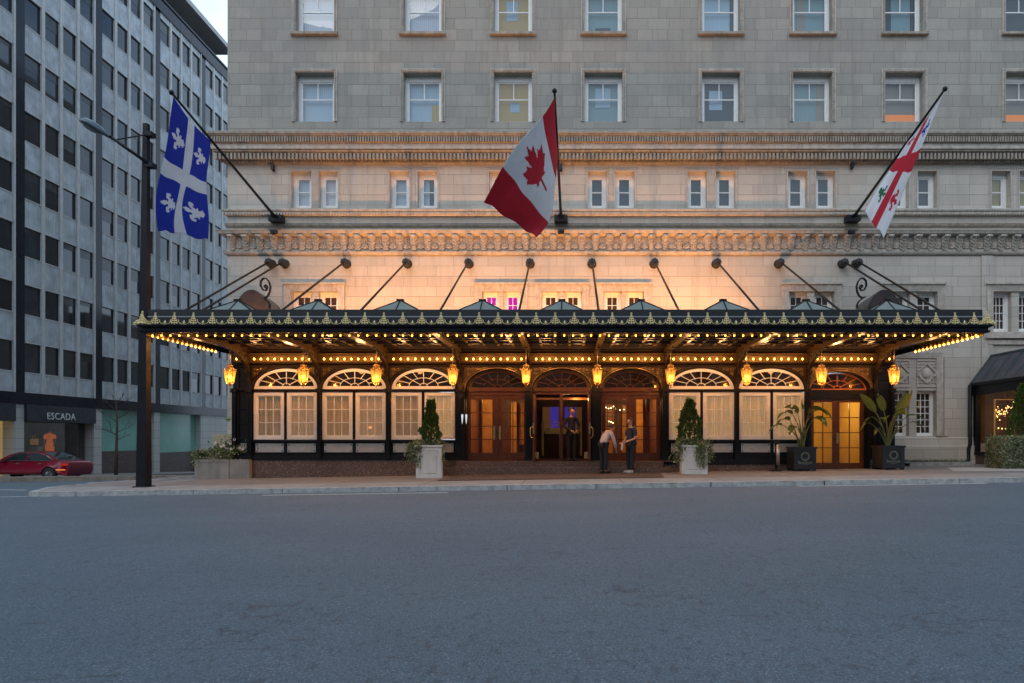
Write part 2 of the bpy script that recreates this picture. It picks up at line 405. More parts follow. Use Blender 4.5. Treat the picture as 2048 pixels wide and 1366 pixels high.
def wall_cells(mb, x0, x1, z0, z1, holes, Y, m=0):
    xs = sorted({x0, x1, *[h[0] for h in holes], *[h[1] for h in holes]}); zs = sorted({z0, z1, *[h[2] for h in holes], *[h[3] for h in holes]})
    xs = [x for x in xs if x0 <= x <= x1]; zs = [z for z in zs if z0 <= z <= z1]
    for j in range(len(zs)-1):
        i = 0
        while i < len(xs)-1:
            def solid(i): 
                cx = (xs[i]+xs[i+1])/2; cz = (zs[j]+zs[j+1])/2
                return not any(h[0] < cx < h[1] and h[2] < cz < h[3] for h in holes)
            if not solid(i): i += 1; continue
            k = i
            while k < len(xs)-1 and solid(k): k += 1
            mb.face([(xs[i], Y, zs[j]), (xs[k], Y, zs[j]), (xs[k], Y, zs[j+1]), (xs[i], Y, zs[j+1])], m); i = k
def reveals(mb, holes, Y, d, m=0):
    for x0, x1, z0, z1 in holes:
        mb.face([(x0,Y,z0),(x0,Y,z1),(x0,Y+d,z1),(x0,Y+d,z0)], m); mb.face([(x1,Y,z0),(x1,Y+d,z0),(x1,Y+d,z1),(x1,Y,z1)], m)
        mb.face([(x0,Y,z1),(x1,Y,z1),(x1,Y+d,z1),(x0,Y+d,z1)], m); mb.face([(x0,Y,z0),(x0,Y+d,z0),(x1,Y+d,z0),(x1,Y,z0)], m)
ZC1 = wz(290)      # the big cornice splits grey upper wall from cream lower wall
mb = MB(); wall_cells(mb, XL, XR, ZC1, 33, H_UP+H_UP2, YW); reveals(mb, H_UP+H_UP2, YW, .38)
mb.face([(XL, YW, ZC1), (XL, YW, 33), (XL, 66, 33), (XL, 66, ZC1)]); mb.face([(XL, YW, 33), (XR, YW, 33), (XR, 66, 33), (XL, 66, 33)])
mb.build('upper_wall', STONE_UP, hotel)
mb = MB(); HL = H_MID+H_LOW+H_GR+H_FRONT; wall_cells(mb, XL, XR, -2, ZC1, HL, YW); reveals(mb, H_MID+H_LOW+H_GR, YW, .34)
mb.face([(XL, YW, -3), (XL, YW, ZC1), (XL, 66, ZC1), (XL, 66, -3)])
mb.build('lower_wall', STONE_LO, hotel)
# --- mouldings, each its own run with returns at the left corner
def cornice(name, prof, mat, extra=None, xl=None, mats=None):
    mb = MB(); d = max(p[0] for p in prof)
    x0 = XL; n = len(prof)
    V = [(x0-dd, YW-dd, z) for dd, z in prof] + [(XR, YW-dd, z) for dd, z in prof] + [(x0-dd, 40.0, z) for dd, z in prof]
    FF = [(i, i+n, i+1+n, i+1) for i in range(n-1)] + [(i+2*n, i, i+1, i+1+2*n) for i in range(n-1)]
    mb.mesh(V, FF)
    if extra: extra(mb)
    return mb.build(name, mats or mat, hotel)
def pz(py, d): return Z(py, YW-d)
# top cornice: ledge, fluted band, fascia, soffit, dentils
def flutes(mb):
    x = XL-.44
    while x < 17.5:
        mb.box(x, x+.055, YW-.50, YW-.40, pz(284,.45), pz(272,.5)); x += .093
cornice('cornice_cap', [(.0, pz(286,.4)),(.40, pz(285.5,.42)),(.46, pz(284,.45)),(.40, pz(282.5,.42)),(.42, pz(275,.45)),(.52, pz(270,.5)),(.53, pz(267.5,.52)),(.56, pz(267,.52)),(.56, pz(262.5,.52)),(.0, pz(258.5,.1))], STONE_DK, flutes)
cornice('cornice_fascia', [(.0, pz(299,.3)),(.40, pz(297.5,.38)),(.40, pz(285.6,.38)),(.0,pz(285.6,.38))], STONE_TRIM)
def dent(mb):
    x = XL-.30
    while x < 17.5:
        mb.box(x, x+.075, YW-.32, YW-.2, pz(318,.3), pz(306,.3)); x += .138
    x = XL-.16
    while x < 17.5:
        mb.box(x, x+.05, YW-.15, YW-.1, pz(325.5,.12), pz(321,.12)); x += .09
cornice('cornice_dentils', [(.0, pz(328.5,.02)),(.06, pz(327,.06)),(.11, pz(320,.1)),(.2, pz(318.5,.2)),(.24, pz(306,.3)),(.36, pz(302,.36)),(.38, pz(299.2,.38)),(0, pz(299.2,.38))], STONE_DK, dent)
def rope(mb):
    x = XL-.12; i = 0
    while x < 17.5:
        mb.obox(((x+.03), YW-.125, pz(427,.12)), .055, .05, .10, 0, 0, 1.0, 0, .6); x += .105; i += 1
cornice('string_course', [(0, pz(432,.03)),(.05, pz(431.5,.05)),(.09, pz(429,.1)),(.10, pz(424,.1)),(.15, pz(421,.15)),(.16, pz(418.5,.15)),(0, pz(417,.03))], STONE_TRIM, rope)
def beads(mb):
    x = XL-.05
    while x < 17.5:
        mb.box(x, x+.04, YW-.10, YW-.03, pz(451.5,.06), pz(448.5,.06)); x += .075
cornice('bead_course', [(0, pz(454,.03)),(.06, pz(453,.06)),(.07, pz(448,.06)),(.09, pz(447,.08)),(0, pz(446,.03))], STONE_DK, beads)
cornice('frieze_cap', [(.0, pz(469,.3)),(.16, pz(468.5,.2)),(.24, pz(466.5,.24)),(.27, pz(462.5,.26)),(.30, pz(459.8,.28)),(0, pz(458.3,.03))], STONE_TRIM)
def acanthus(mb):
    x = wx(466); k = 0
    while x < 17.4:
        zt = pz(469, .2); zb = pz(502, .06)
        H = zt-zb
        # scrolled bracket leaf: body widening up, curling out at the top
        n = 7; L = []; Rr = []
        for i in range(n+1):
            t = i/n; w = .055+.055*math.sin(t*PI*.5)+.03*math.sin(t*PI*3)**2; d = .05+.19*t**1.8
            if t > .9: d = .24
            L.append((x-w, YW-.02-d*.55, zb+H*t)); Rr.append((x+w, YW-.02-d*.55, zb+H*t))
            L[-1] = (*L[-1], d)
        for i in range(n):
            a, b = L[i], L[i+1]; c, d2 = Rr[i], Rr[i+1]
            ma = (x, YW-.03-a[3], a[2]); mb2 = (x, YW-.03-b[3], b[2])
            mb.face([a[:3], ma, mb2, b[:3]]); mb.face([ma, c, d2, mb2])
            mb.face([(a[0],YW,a[2]), a[:3], b[:3], (b[0],YW,b[2])]); mb.face([c, (c[0],YW,c[2]), (d2[0],YW,d2[2]), d2])
        mb.lathe([(.001,-.10),(.045,-.10),(.045,.10),(.001,.10)], (x, YW-.235, zt-.05), 8, 0, True, 'X')
        for sgn in (-1, 1):       # leaf lobes
            for q in range(4):
                zz = zb+H*(.12+.2*q)
                mb.tube([(x+sgn*.03, YW-.09-.03*q, zz-.05), (x+sgn*.09, YW-.08-.02*q, zz+.03), (x+sgn*.12, YW-.05, zz+.09)], [.02,.018,.006], 4)
        # anthemion between the leaves
        cx = x+.253; cz = zb+.10
        for q in range(-3, 4):
            a = q*.42; rr = .26-.025*abs(q)
            mb.tube([(cx, YW-.035, cz), (cx+math.sin(a)*rr*.55, YW-.05, cz+math.cos(a)*rr*.55), (cx+math.sin(a)*rr*.9, YW-.035, cz+math.cos(a)*rr)], [.010,.024,.012], 4)
        mb.ball((cx, YW-.04, cz+.02), .045, 6, 4)
        for q in range(5): mb.box(cx-.12+q*.055, cx-.095+q*.055, YW-.05, YW, zt-.19, zt-.06)
        x += .5065; k += 1
cornice('acanthus_frieze', [(.0, pz(509,.08)),(.07, pz(508.6,.08)),(.10, pz(506,.1)),(.12, pz(503,.1)),(.02, pz(502,.06)),(.02, pz(469,.15)),(0, pz(469,.15))], STONE_TRIM, acanthus)
# ground base ledge to the right of the shopfront
mb = MB(); mb.sweep([(0,-.6),(.12,-.6),(.12, Z(893,24.7)),(.09, Z(890,24.7)),(.05,Z(876,24.7)),(0,Z(874,24.7))], 10.46, XR, YW)
mb.build('base_ledge', STONE_LO, hotel)
# quoin-like pilaster strips on the right (subtle)
mb = MB()
for px in (1887, 1962):
    mb.box(wx(px), wx(px+ (7 if px == 1887 else 22)), YW-.06, YW-.002, Z(872,YW), Z(512 if px > 1900 else 715,YW))
mb.build('wall_strip', STONE_LO, hotel)
# --- surrounds
def surround(mb, x0, x1, z0, z1, w, d, bottom=False, steps=1):
    for s in range(steps):
        k = s/steps; o = w*(1-k); i = w*(1-(s+1)/steps); dd = d*(1-.55*s/steps)
        for a in (((x0-o), x0-i, z0-(o if bottom else 0), z1+o), (x1+i, x1+o, z0-(o if bottom else 0), z1+o)): mb.box(a[0], a[1], YW-dd, YW+.0, a[2], a[3])
        mb.box(x0-i, x1+i, YW-dd, YW, z1+i, z1+o)
        if bottom: mb.box(x0-i, x1+i, YW-dd, YW, z0-o, z0-i)
for H in H_UP+H_UP2:
    mb = MB(); x0, x1, z0, z1 = H; w = .125
    mb.box(x0-w, x0-.09, YW-.04, YW, z0, z1+w); mb.box(x1+.09, x1+w, YW-.04, YW, z0, z1+w); mb.box(x0-.09, x1+.09, YW-.04, YW, z1+.09, z1+w)
    z = z0
    while z < z1+.08:
        for sx in (x0-.078, x1+.018): mb.box(sx, sx+.06, YW-.055, YW, z, z+.034)
        z += .055
    x = x0-.08
    while x < x1+.08:
        mb.box(x, x+.034, YW-.055, YW, z1+.018, z1+.078); x += .055
    mb.box(x0-.015, x0, YW-.02, YW, z0, z1+.015); mb.box(x1, x1+.015, YW-.02, YW, z0, z1+.015); mb.box(x0-.015, x1+.015, YW-.02, YW, z1, z1+.015)
    mb.build('window_surround', STONE_TRIM, hotel)
for H in H_UP2:
    mb = MB(); x0, x1, z0, z1 = H; mb.box(x0-.15, x1+.15, YW-.14, YW+.3, z0-.09, z0-.003); mb.build('window_sill', STONE_DK, hotel)
for H in H_MID:
    mb = MB(); x0, x1, z0, z1 = H
    for a in ((x0-.10, x0-.085), (x1+.085, x1+.10)): mb.box(a[0], a[1], YW-.012, YW, z0, z1+.12)
    mb.box(x0-.13, x1+.13, YW-.012, YW, z1+.085, z1+.1)
    for a in ((x0-.045, x0-.0), (x1+.0, x1+.045)): mb.box(a[0], a[1], YW-.018, YW, z0, z1+.04)
    mb.box(x0, x1, YW-.018, YW, z1, z1+.04)
    mb.build('window_surround', STONE_TRIM, hotel)
for a, b in ((0,1),(2,3),(4,5),(6,7),(8,9),(10,11),(12,13)):
    mb = MB(); x0, x1 = H_LOW[a][0], H_LOW[b][1]; z0, z1 = H_LOW[a][2], H_LOW[a][3]
    surround(mb, x0, x1, z0, z1, .24, .10, a == 12, 4); mb.box(x0-.28, x1+.28, YW-.15, YW, z1+.24, z1+.30)
    if a >= 10: mb.box(x0-.3, x1+.3, YW-.16, YW, z0-.14-.1, z0-.01-.1); mb.box(x0-.2, x1+.2, YW-.08, YW, z0-.46, z0-.3)
    mb.build('window_surround', STONE_TRIM, hotel)
mb = MB(); surround(mb, H_GR[0][0], H_GR[1][1], H_GR[0][2], wz(716), .22, .09, False, 4)
for a, b in GRX:
    x0, x1 = wx(a), wx(b); z0, z1 = wz(769), wz(724)
    mb.box(x0, x1, YW-.03, YW, z0-.1, z0-.03); mb.box(x0, x1, YW-.03, YW, z1+.03, z1+.08)
    c = ((x0+x1)/2, (z0+z1)/2); r = .36
    for (p, q) in (((0,1),(1,0)),((1,0),(0,-1)),((0,-1),(-1,0)),((-1,0),(0,1))):
        mb.bar((c[0]+p[0]*r, YW-.03, c[1]+p[1]*r), (c[0]+q[0]*r, YW-.03, c[1]+q[1]*r), .05, .05)
    mb.lathe([(.001,-.06),(.10,-.055),(.17,-.04),(.20,0)], (c[0], YW, c[1]), 14, 0, True, 'Y')
    for q in range(7):
        for qq in range(7):
            if abs(q-3)+abs(qq-3) > 3.2: mb.ball((c[0]-.33+q*.11, YW-.01, c[1]-.34+qq*.113), .04, 5, 4)
    for s in (x0, x1-.03): mb.box(s, s+.03, YW-.03, YW, z0, z1)
mb.build('carved_panel', STONE_TRIM, hotel)

# --- windows in the stone wall
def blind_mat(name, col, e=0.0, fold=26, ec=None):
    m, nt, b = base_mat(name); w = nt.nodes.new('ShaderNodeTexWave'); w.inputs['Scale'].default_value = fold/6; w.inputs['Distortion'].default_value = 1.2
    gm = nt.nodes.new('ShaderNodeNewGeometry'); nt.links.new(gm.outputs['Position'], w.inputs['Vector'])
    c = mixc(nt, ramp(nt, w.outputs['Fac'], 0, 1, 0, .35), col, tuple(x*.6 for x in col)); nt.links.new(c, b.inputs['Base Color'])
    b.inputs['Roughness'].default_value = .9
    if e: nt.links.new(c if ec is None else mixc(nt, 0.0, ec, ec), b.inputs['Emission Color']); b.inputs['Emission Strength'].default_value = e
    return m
B_BLUE = blind_mat('sky_reflection_tone', (.42,.56,.68)); B_DARK = blind_mat('dark_pane_tone', (.05,.075,.08)); B_MID = blind_mat('grey_green_curtain', (.24,.36,.38))  # blue and dark tones paint the sky and buildings mirrored in the panes
B_WARM = blind_mat('warm_room', (.34,.24,.09), .22); B_BEIGE = blind_mat('beige_curtain', (.32,.28,.22)); B_BROWN = blind_mat('brown_wood_shutter', (.13,.06,.035))
B_PINK = emis('pink_lit_room', (.85,.02,.55), .8); B_WHITE = blind_mat('white_blind', (.62,.64,.72)); B_ORANGE = blind_mat('orange_lit_furniture', (.60,.17,.02), .6)
B_OCHRE = blind_mat('ochre_blind', (.30,.24,.08), .1)
def window(H, depth, kind, blind, blind2=None, fw=.075, top=.13):
    x0, x1, z0, z1 = H; y = YW+depth
    mb = MB()
    mb.box(x0, x0+fw, y-.05, y+.03, z0, z1); mb.box(x1-fw, x1, y-.05, y+.03, z0, z1)
    mb.box(x0+fw, x1-fw, y-.048, y+.03, z1-top, z1); mb.box(x0+fw, x1-fw, y-.052, y+.03, z0, z0+fw)
    X0, X1, Z0, Z1 = x0+fw, x1-fw, z0+fw, z1-top
    s = .045
    mb.box(X0, X0+s, y-.02, y+.02, Z0, Z1); mb.box(X1-s, X1, y-.02, y+.02, Z0, Z1); mb.box(X0+s, X1-s, y-.02, y+.02, Z0, Z0+s); mb.box(X0+s, X1-s, y-.02, y+.02, Z1-s, Z1)
    if kind == 'sash':
        zm = Z0+(Z1-Z0)*.565; mb.box(X0+s, X1-s, y-.024, y+.018, zm-.02, zm+.02); xm = (X0+X1)/2; mb.box(xm-.016, xm+.016, y-.018, y+.018, zm+.02, Z1-s)
    elif kind == 'two':
        zm = (Z0+Z1)/2; mb.box(X0+s, X1-s, y-.024, y+.018, zm-.02, zm+.02)
    else:
        nx, nz = kind
        for i in range(1, nx): xm = X0+s+(X1-X0-2*s)*i/nx; mb.box(xm-.012, xm+.012, y-.016, y+.014, Z0+s, Z1-s)
        for i in range(1, nz): zm = Z0+s+(Z1-Z0-2*s)*i/nz; mb.box(X0+s, X1-s, y-.014, y+.012, zm-.012, zm+.012)
    w = mb.build('window', WHITE, hotel)
    mb = MB(); mb.face([(X0, y+.0, Z0), (X1, y+.0, Z0), (X1, y+.0, Z1), (X0, y+.0, Z1)]); mb.build('pane', GLASS, w)
    mb = MB(); mb.face([(x0, y+.12, z0), (x1, y+.12, z0), (x1, y+.12, z1), (x0, y+.12, z1)]); mats = [blind]
    if blind2:
        mats.append(blind2[0]); a, b, c, d = blind2[1]
        mb.face([(x0+(x1-x0)*a, y+.10, z0+(z1-z0)*c), (x0+(x1-x0)*b, y+.10, z0+(z1-z0)*c), (x0+(x1-x0)*b, y+.10, z0+(z1-z0)*d), (x0+(x1-x0)*a, y+.10, z0+(z1-z0)*d)], 1)
    mb.build('curtain', mats, w); return w  # backing plane, some of its tones are painted reflections
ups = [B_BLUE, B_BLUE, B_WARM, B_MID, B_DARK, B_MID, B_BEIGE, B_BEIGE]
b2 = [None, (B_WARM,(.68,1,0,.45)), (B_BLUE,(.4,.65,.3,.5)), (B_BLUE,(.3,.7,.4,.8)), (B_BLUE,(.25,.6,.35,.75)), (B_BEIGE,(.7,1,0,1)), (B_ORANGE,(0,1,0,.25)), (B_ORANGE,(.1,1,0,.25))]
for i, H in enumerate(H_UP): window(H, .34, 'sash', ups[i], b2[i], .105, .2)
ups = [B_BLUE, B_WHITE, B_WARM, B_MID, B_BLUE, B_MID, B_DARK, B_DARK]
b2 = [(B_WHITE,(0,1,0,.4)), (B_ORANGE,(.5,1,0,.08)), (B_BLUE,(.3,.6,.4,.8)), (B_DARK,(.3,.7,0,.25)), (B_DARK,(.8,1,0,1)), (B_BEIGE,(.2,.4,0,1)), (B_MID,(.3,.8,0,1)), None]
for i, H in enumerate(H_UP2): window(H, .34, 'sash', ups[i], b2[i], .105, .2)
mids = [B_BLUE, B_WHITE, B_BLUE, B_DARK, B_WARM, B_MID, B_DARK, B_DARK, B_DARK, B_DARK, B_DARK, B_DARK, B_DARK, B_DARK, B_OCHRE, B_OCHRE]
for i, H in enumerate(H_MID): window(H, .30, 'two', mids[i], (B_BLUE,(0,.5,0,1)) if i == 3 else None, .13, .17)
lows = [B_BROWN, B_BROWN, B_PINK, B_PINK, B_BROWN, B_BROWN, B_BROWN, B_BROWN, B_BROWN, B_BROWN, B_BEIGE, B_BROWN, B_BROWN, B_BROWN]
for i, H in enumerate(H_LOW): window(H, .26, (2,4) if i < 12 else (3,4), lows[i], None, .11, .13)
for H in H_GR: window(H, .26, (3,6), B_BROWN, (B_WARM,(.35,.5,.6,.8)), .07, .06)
# small fittings on the stone wall
for px, py in ((548,337),(1122,337),(1702,333)):
    mb = MB(); p = P(px, py, YW); mb.obox(p+Vector((0,-.1,0)), .09, .16, .2, 0, 0, .8); mb.box(p.x-.02, p.x+.02, YW-.06, YW, p.z-.12, p.z+.12)
    mb.build('wall_bracket', IRON, hotel)
for px in (548, 1122, 1703):
    mb = MB(); p = P(px, 464, YW-.34); mb.obox(p, .22, .14, .10); mb.bar(p+Vector((-.25,0,.1)), p+Vector((.25,0,.1)), .02); mb.bar(p, p+Vector((0,.1,.12)), .03)
    mb.build('floodlight', IRON, hotel)
# ================================================================ iron shopfront (parts of the hotel)
def sx(px): return X(px, YS)
def sz(py): return Z(py, YS)
PIER = [502, 640, 777, 921, 1058.5, 1192.5, 1330, 1473, 1613.5, 1750]
PX = [sx(p) for p in PIER]
WB = [(508,635),(645,772),(783,910),(1338,1468),(1478,1608)]
DB = [(932,1055),(1065,1182),(1203,1322)]
EB = (1620,1740)
FL, FRt = sx(466), sx(1787)
ZT = 3.93
ZSILL, ZHEAD, ZF0, ZF1 = sz(879), sz(785), sz(778), sz(737)
def arch_pts(xc, z0, rx, ry, n=28): return [(xc-rx*math.cos(PI*i/n), z0+ry*math.sin(PI*i/n)) for i in range(n+1)]
def arch_fill(mb, xc, z0, rx, ry, x0, x1, z1, Y, d, m=0):
    """wall between an elliptical arch opening and a rectangle, with the soffit of the arch"""
    pts = arch_pts(xc, z0, rx, ry)
    for (xa, za), (xb, zb) in zip(pts, pts[1:]):
        mb.face([(xa,Y,za),(xb,Y,zb),(xb,Y,z1),(xa,Y,z1)], m); mb.face([(xa,Y,za),(xa,Y+d,za),(xb,Y+d,zb),(xb,Y,zb)], m, True)
    if x0 < xc-rx: mb.face([(x0,Y,z0),(xc-rx,Y,z0),(xc-rx,Y,z1),(x0,Y,z1)], m)
    if x1 > xc+rx: mb.face([(xc+rx,Y,z0),(x1,Y,z0),(x1,Y,z1),(xc+rx,Y,z1)], m)
fr = MB(); ZB = sz(919); hf = []
for a, b in WB:
    x0, x1 = sx(a), sx(b); xm = (x0+x1)/2; hf.append((x0-.004, x1+.004, ZSILL-.01, ZF0+.0))
    hf.append((x0-.004, x1+.004, ZF0, ZF1+.25))
    for s, e in ((a+3, (a+b)/2-3), ((a+b)/2+4, b-3)): pass
for a, b in DB: hf.append((sx(a), sx(b), -1, ZF0)); hf.append((sx(a), sx(b), ZF0, sz(731)))
hf.append((sx(EB[0]), sx(EB[1]), -1, sz(779))); hf.append((sx(EB[0]), sx(EB[1]), sz(779), sz(738)))
wall_cells(fr, FL, FRt, ZB, ZT, hf, YS)
for a, b in WB:
    x0, x1 = sx(a), sx(b); arch_fill(fr, (x0+x1)/2, ZF0, (x1-x0)/2, ZF1-ZF0, x0-.004, x1+.004, ZF1+.25, YS, .12)
for a, b in DB:
    x0, x1 = sx(a), sx(b); arch_fill(fr, (x0+x1)/2, ZF0, (x1-x0)/2, sz(738)-ZF0, x0, x1, sz(731), YS, .42)
    for x in (x0, x1): fr.face([(x,YS,.38),(x,YS+.42,.38),(x,YS+.42,ZF0),(x,YS,ZF0)])
x0, x1 = sx(EB[0]), sx(EB[1]); arch_fill(fr, (x0+x1)/2, sz(779), (x1-x0)/2, sz(744)-sz(779), x0, x1, sz(738), YS, .3)
for x in (x0, x1): fr.face([(x,YS,-.1),(x,YS+.3,-.1),(x,YS+.3,sz(779)),(x,YS,sz(779))])
# side walls, flat top
for x in (FL, FRt): fr.face([(x,YS,-.3),(x,YW,-.3),(x,YW,ZT),(x,YS,ZT)])
# transoms between casements and fanlights, sills, centre mullions, dado rails
for a, b in WB:
    x0, x1 = sx(a), sx(b); xm = (x0+x1)/2
    fr.box(x0, x1, YS-.05, YS+.1, ZHEAD+.02, ZF0-.012); fr.box(xm-.045, xm+.045, YS-.03, YS+.1, ZSILL, ZHEAD+.02)
    fr.box(x0-.06, x1+.06, YS-.09, YS-.005, ZSILL-.07, ZSILL-.012)
    fr.box(xm-.05, xm+.05, YS-.035, YS-.003, ZB+.03, ZSILL-.07)
fr.box(FL-.03, sx(925), YS-.12, YS-.004, ZB-.02, ZB+.10); fr.box(FL-.03, sx(925), YS-.08, YS-.003, ZB+.10, ZB+.15)
fr.box(sx(1326), sx(1614), YS-.12, YS-.004, ZB-.16, ZB+.02)
fr.box(sx(1745), FRt+.03, YS-.12, YS-.004, -.1, ZB+.02)
# narrow end bays with ladder panels
for a, b in ((477,497),(1758,1781)):
    for py in (758.5, 778, 817, 846, 877): fr.box(sx(a)+.02, sx(b)-.02, YS-.04, YS-.003, sz(py)-.025, sz(py)+.025)
    for xx in (sx(a), sx(b)): fr.box(xx-.03, xx+.03, YS-.05, YS-.003, ZB+.16, sz(738))
fr.build('shopfront_frame', IRON, hotel)
# capital band, frieze and architrave
mb = MB()
mb.sweep([(0, sz(782.5)),(.08, sz(782)),(.11, sz(780.2)),(.07, sz(779)),(0, sz(778.6))], FL-.03, sx(926), YS)
mb.sweep([(0, sz(782.5)),(.08, sz(782)),(.11, sz(780.2)),(.07, sz(779)),(0, sz(778.6))], sx(1327), sx(1617), YS)
mb.sweep([(.0, sz(735)),(.06, sz(734.5)),(.08, sz(731)),(.05, sz(729)),(.05, sz(708)),(.10, sz(706)),(.16, sz(703)),(.18, sz(701)),(0, sz(700))], FL-.03, FRt+.03, YS-.003)
mb.build('frieze', IRON2, hotel)
# cast filigree spandrels round the arches, lit from the bulbs
def spandrel(x0, x1, xc, z0, rx, ry, z1):
    mb = MB(); n = 26; pts = arch_pts(xc, z0, rx, ry, n)
    for (xa, za), (xb, zb) in zip(pts, pts[1:]):
        xa2 = min(max(xa, x0), x1); mb.face([(xa,YS-.022,za),(xb,YS-.022,zb),(xb,YS-.022,z1),(xa,YS-.022,z1)])
    if x0 < xc-rx: mb.face([(x0,YS-.022,z0),(xc-rx,YS-.022,z0),(xc-rx,YS-.022,z1),(x0,YS-.022,z1)])
    if x1 > xc+rx: mb.face([(xc+rx,YS-.022,z0),(x1,YS-.022,z0),(x1,YS-.022,z1),(xc+rx,YS-.022,z1)])
    for s in (-1, 1):
        for q in range(5):
            for r in range(3):
                px = xc+s*(rx*1.02-q*.13); pz_ = z1-.07-r*.14
                e = ((px-xc)/rx)**2+((pz_-.05-z0)/ry)**2
                if e > 1.12 and x0+.05 < px < x1-.05:
                    mb.tube([(px+.05*math.cos(a*PI/4), YS-.03, pz_+.05*math.sin(a*PI/4)) for a in range(8)], .011, 4, 1, True)
                    mb.tube([(px-.035, YS-.032, pz_-.035), (px+.035, YS-.032, pz_+.035)], .009, 4, 1); mb.tube([(px+.035, YS-.032, pz_-.035), (px-.035, YS-.032, pz_+.035)], .009, 4, 1)
    return mb.build('spandrel_filigree', [FILI, GOLDIRON], hotel)
for a, b in WB: spandrel(sx(a)-.05, sx(b)+.05, sx((a+b)/2), ZF0+.002, (sx(b)-sx(a))/2+.03, ZF1-ZF0+.03, sz(735))
for a, b in DB: spandrel(sx(a)-.05, sx(b)+.05, sx((a+b)/2), ZF0+.002, (sx(b)-sx(a))/2+.01, sz(738)-ZF0, sz(734.9))
spandrel(sx(EB[0])-.03, sx(EB[1])+.03, sx(sum(EB)/2), sz(779), (sx(EB[1])-sx(EB[0]))/2, sz(744)-sz(779), sz(735))
# arch mouldings
for (a, b), mt, off in [(w, IRON2, .045) for w in WB]+[(d, GOLDIRON, .03) for d in DB]+[(EB, GOLDIRON, .02)]:
    mb = MB(); xc = sx((a+b)/2); rx = (sx(b)-sx(a))/2; ry = (sz(738)-ZF0) if mt is GOLDIRON else ZF1-ZF0
    if (a, b) == EB: ry = sz(744)-sz(779)
    for k, (o, r) in enumerate(((off, .028), (off+.065, .02))):
        mb.tube([(x, YS-.045+.01*k, z) for x, z in arch_pts(xc, ZF0, rx+o, ry+o, 30)], r, 6)
    if mt is GOLDIRON and (a, b) != EB:
        mb.tube([(x, YS+.2, z) for x, z in arch_pts(xc, ZF0, rx-.02, ry-.02, 30)], .02, 6)
    mb.build('arch_moulding', mt, hotel)
# pilasters, fluted shafts with small capitals and bases
def pilaster(px, w, z0):
    mb = MB(); x = sx(px)
    mb.box(x-w/2, x+w/2, YS-.13, YS-.004, z0, sz(783)); mb.box(x-w/2-.03, x+w/2+.03, YS-.17, YS-.004, z0, z0+.09); mb.box(x-w/2-.02, x+w/2+.02, YS-.155, YS-.004, z0+.09, z0+.14)
    n = max(3, int(w/.045))
    for i in range(n):
        xx = x-w/2+w*(i+.5)/n; mb.box(xx-.010, xx+.010, YS-.147, YS-.13, z0+.17, sz(792))
    mb.box(x-w/2-.02, x+w/2+.02, YS-.16, YS-.004, sz(783), sz(780)); mb.box(x-w/2-.035, x+w/2+.035, YS-.175, YS-.004, sz(780), sz(777.8))
    for s in (-1, 1): mb.lathe([(.001,-.03),(.035,-.03),(.035,.03),(.001,.03)], (x+s*(w/2), YS-.17, sz(784)), 8, 0, True, 'Y')
    return mb.build('pilaster', IRON, hotel)
def panel_shaft(px, w):      # the slim shaft that carries each bracket above the capital
    mb = MB(); x = sx(px); mb.box(x-w/2, x+w/2, YS-.10, YS-.024, sz(777.5), sz(736)); mb.box(x-w/2+.03, x+w/2-.03, YS-.115, YS-.1, sz(772), sz(741))
    return mb.build('pilaster_shaft', IRON2, hotel)
for i, p in enumerate(PIER):
    w = .115 if i in (0,1,2) else (.32 if i in (3,4,5,6) else .11)
    if i == 3: w = .30
    if i in (4,): w = .24
    if i == 6: w = .2
    if i >= 7: w = .12
    pilaster(p, w, .40 if i in (3,4,5,6) else (ZB+.01 if i < 8 else -.06)); panel_shaft(p, min(w, .16))
pilaster(471, .12, ZB+.01); pilaster(1783, .10, -.05)
# white casements with nine panes each and fanlights
BL_V = [blind_mat('grey_beige_blind', (.46,.34,.23), .17, 11), blind_mat('brown_beige_blind', (.50,.34,.20), .20, 17)]
BL_L = [blind_mat('beige_blind', (.54,.39,.26), .22, 14), blind_mat('beige_blind_lit', (.58,.41,.23), .40, 12)]  # emission puts the room light behind into all these blinds
def casement(x0, x1, bl):
    mb = MB(); f = .10; y = YS-.02
    mb.box(x0, x0+f, y, y+.11, ZSILL, ZHEAD); mb.box(x1-f, x1, y, y+.11, ZSILL, ZHEAD); mb.box(x0+f, x1-f, y+.003, y+.11, ZHEAD-f, ZHEAD); mb.box(x0+f, x1-f, y+.003, y+.11, ZSILL, ZSILL+f*1.05)
    X0, X1, Z0, Z1 = x0+f, x1-f, ZSILL+f*1.05, ZHEAD-f; s = .03
    mb.box(X0, X0+s, y+.03, y+.10, Z0, Z1); mb.box(X1-s, X1, y+.03, y+.10, Z0, Z1); mb.box(X0+s, X1-s, y+.031, y+.10, Z0, Z0+s); mb.box(X0+s, X1-s, y+.031, y+.10, Z1-s, Z1)
    for i in (1, 2):
        xm = X0+s+(X1-X0-2*s)*i/3; mb.box(xm-.012, xm+.012, y+.045, y+.085, Z0+s, Z1-s)
        zm = Z0+s+(Z1-Z0-2*s)*i/3; mb.box(X0+s, X1-s, y+.047, y+.083, zm-.012, zm+.012)
    w = mb.build('casement_window', WHITE, hotel)
    mb = MB(); mb.face([(X0,y+.065,Z0),(X1,y+.065,Z0),(X1,y+.065,Z1),(X0,y+.065,Z1)]); mb.build('pane', glass_shop, w)
    mb = MB(); n = 40       # pleated blind
    for i in range(n):
        xa = x0+(x1-x0)*i/n; xb = x0+(x1-x0)*(i+1)/n; ya = y+.17+.012*math.sin(i*1.9); yb = y+.17+.012*math.sin((i+1)*1.9)
        mb.face([(xa,ya,ZSILL),(xb,yb,ZSILL),(xb,yb,ZHEAD),(xa,ya,ZHEAD)], 0, True)
    mb.build('blind', bl, w)
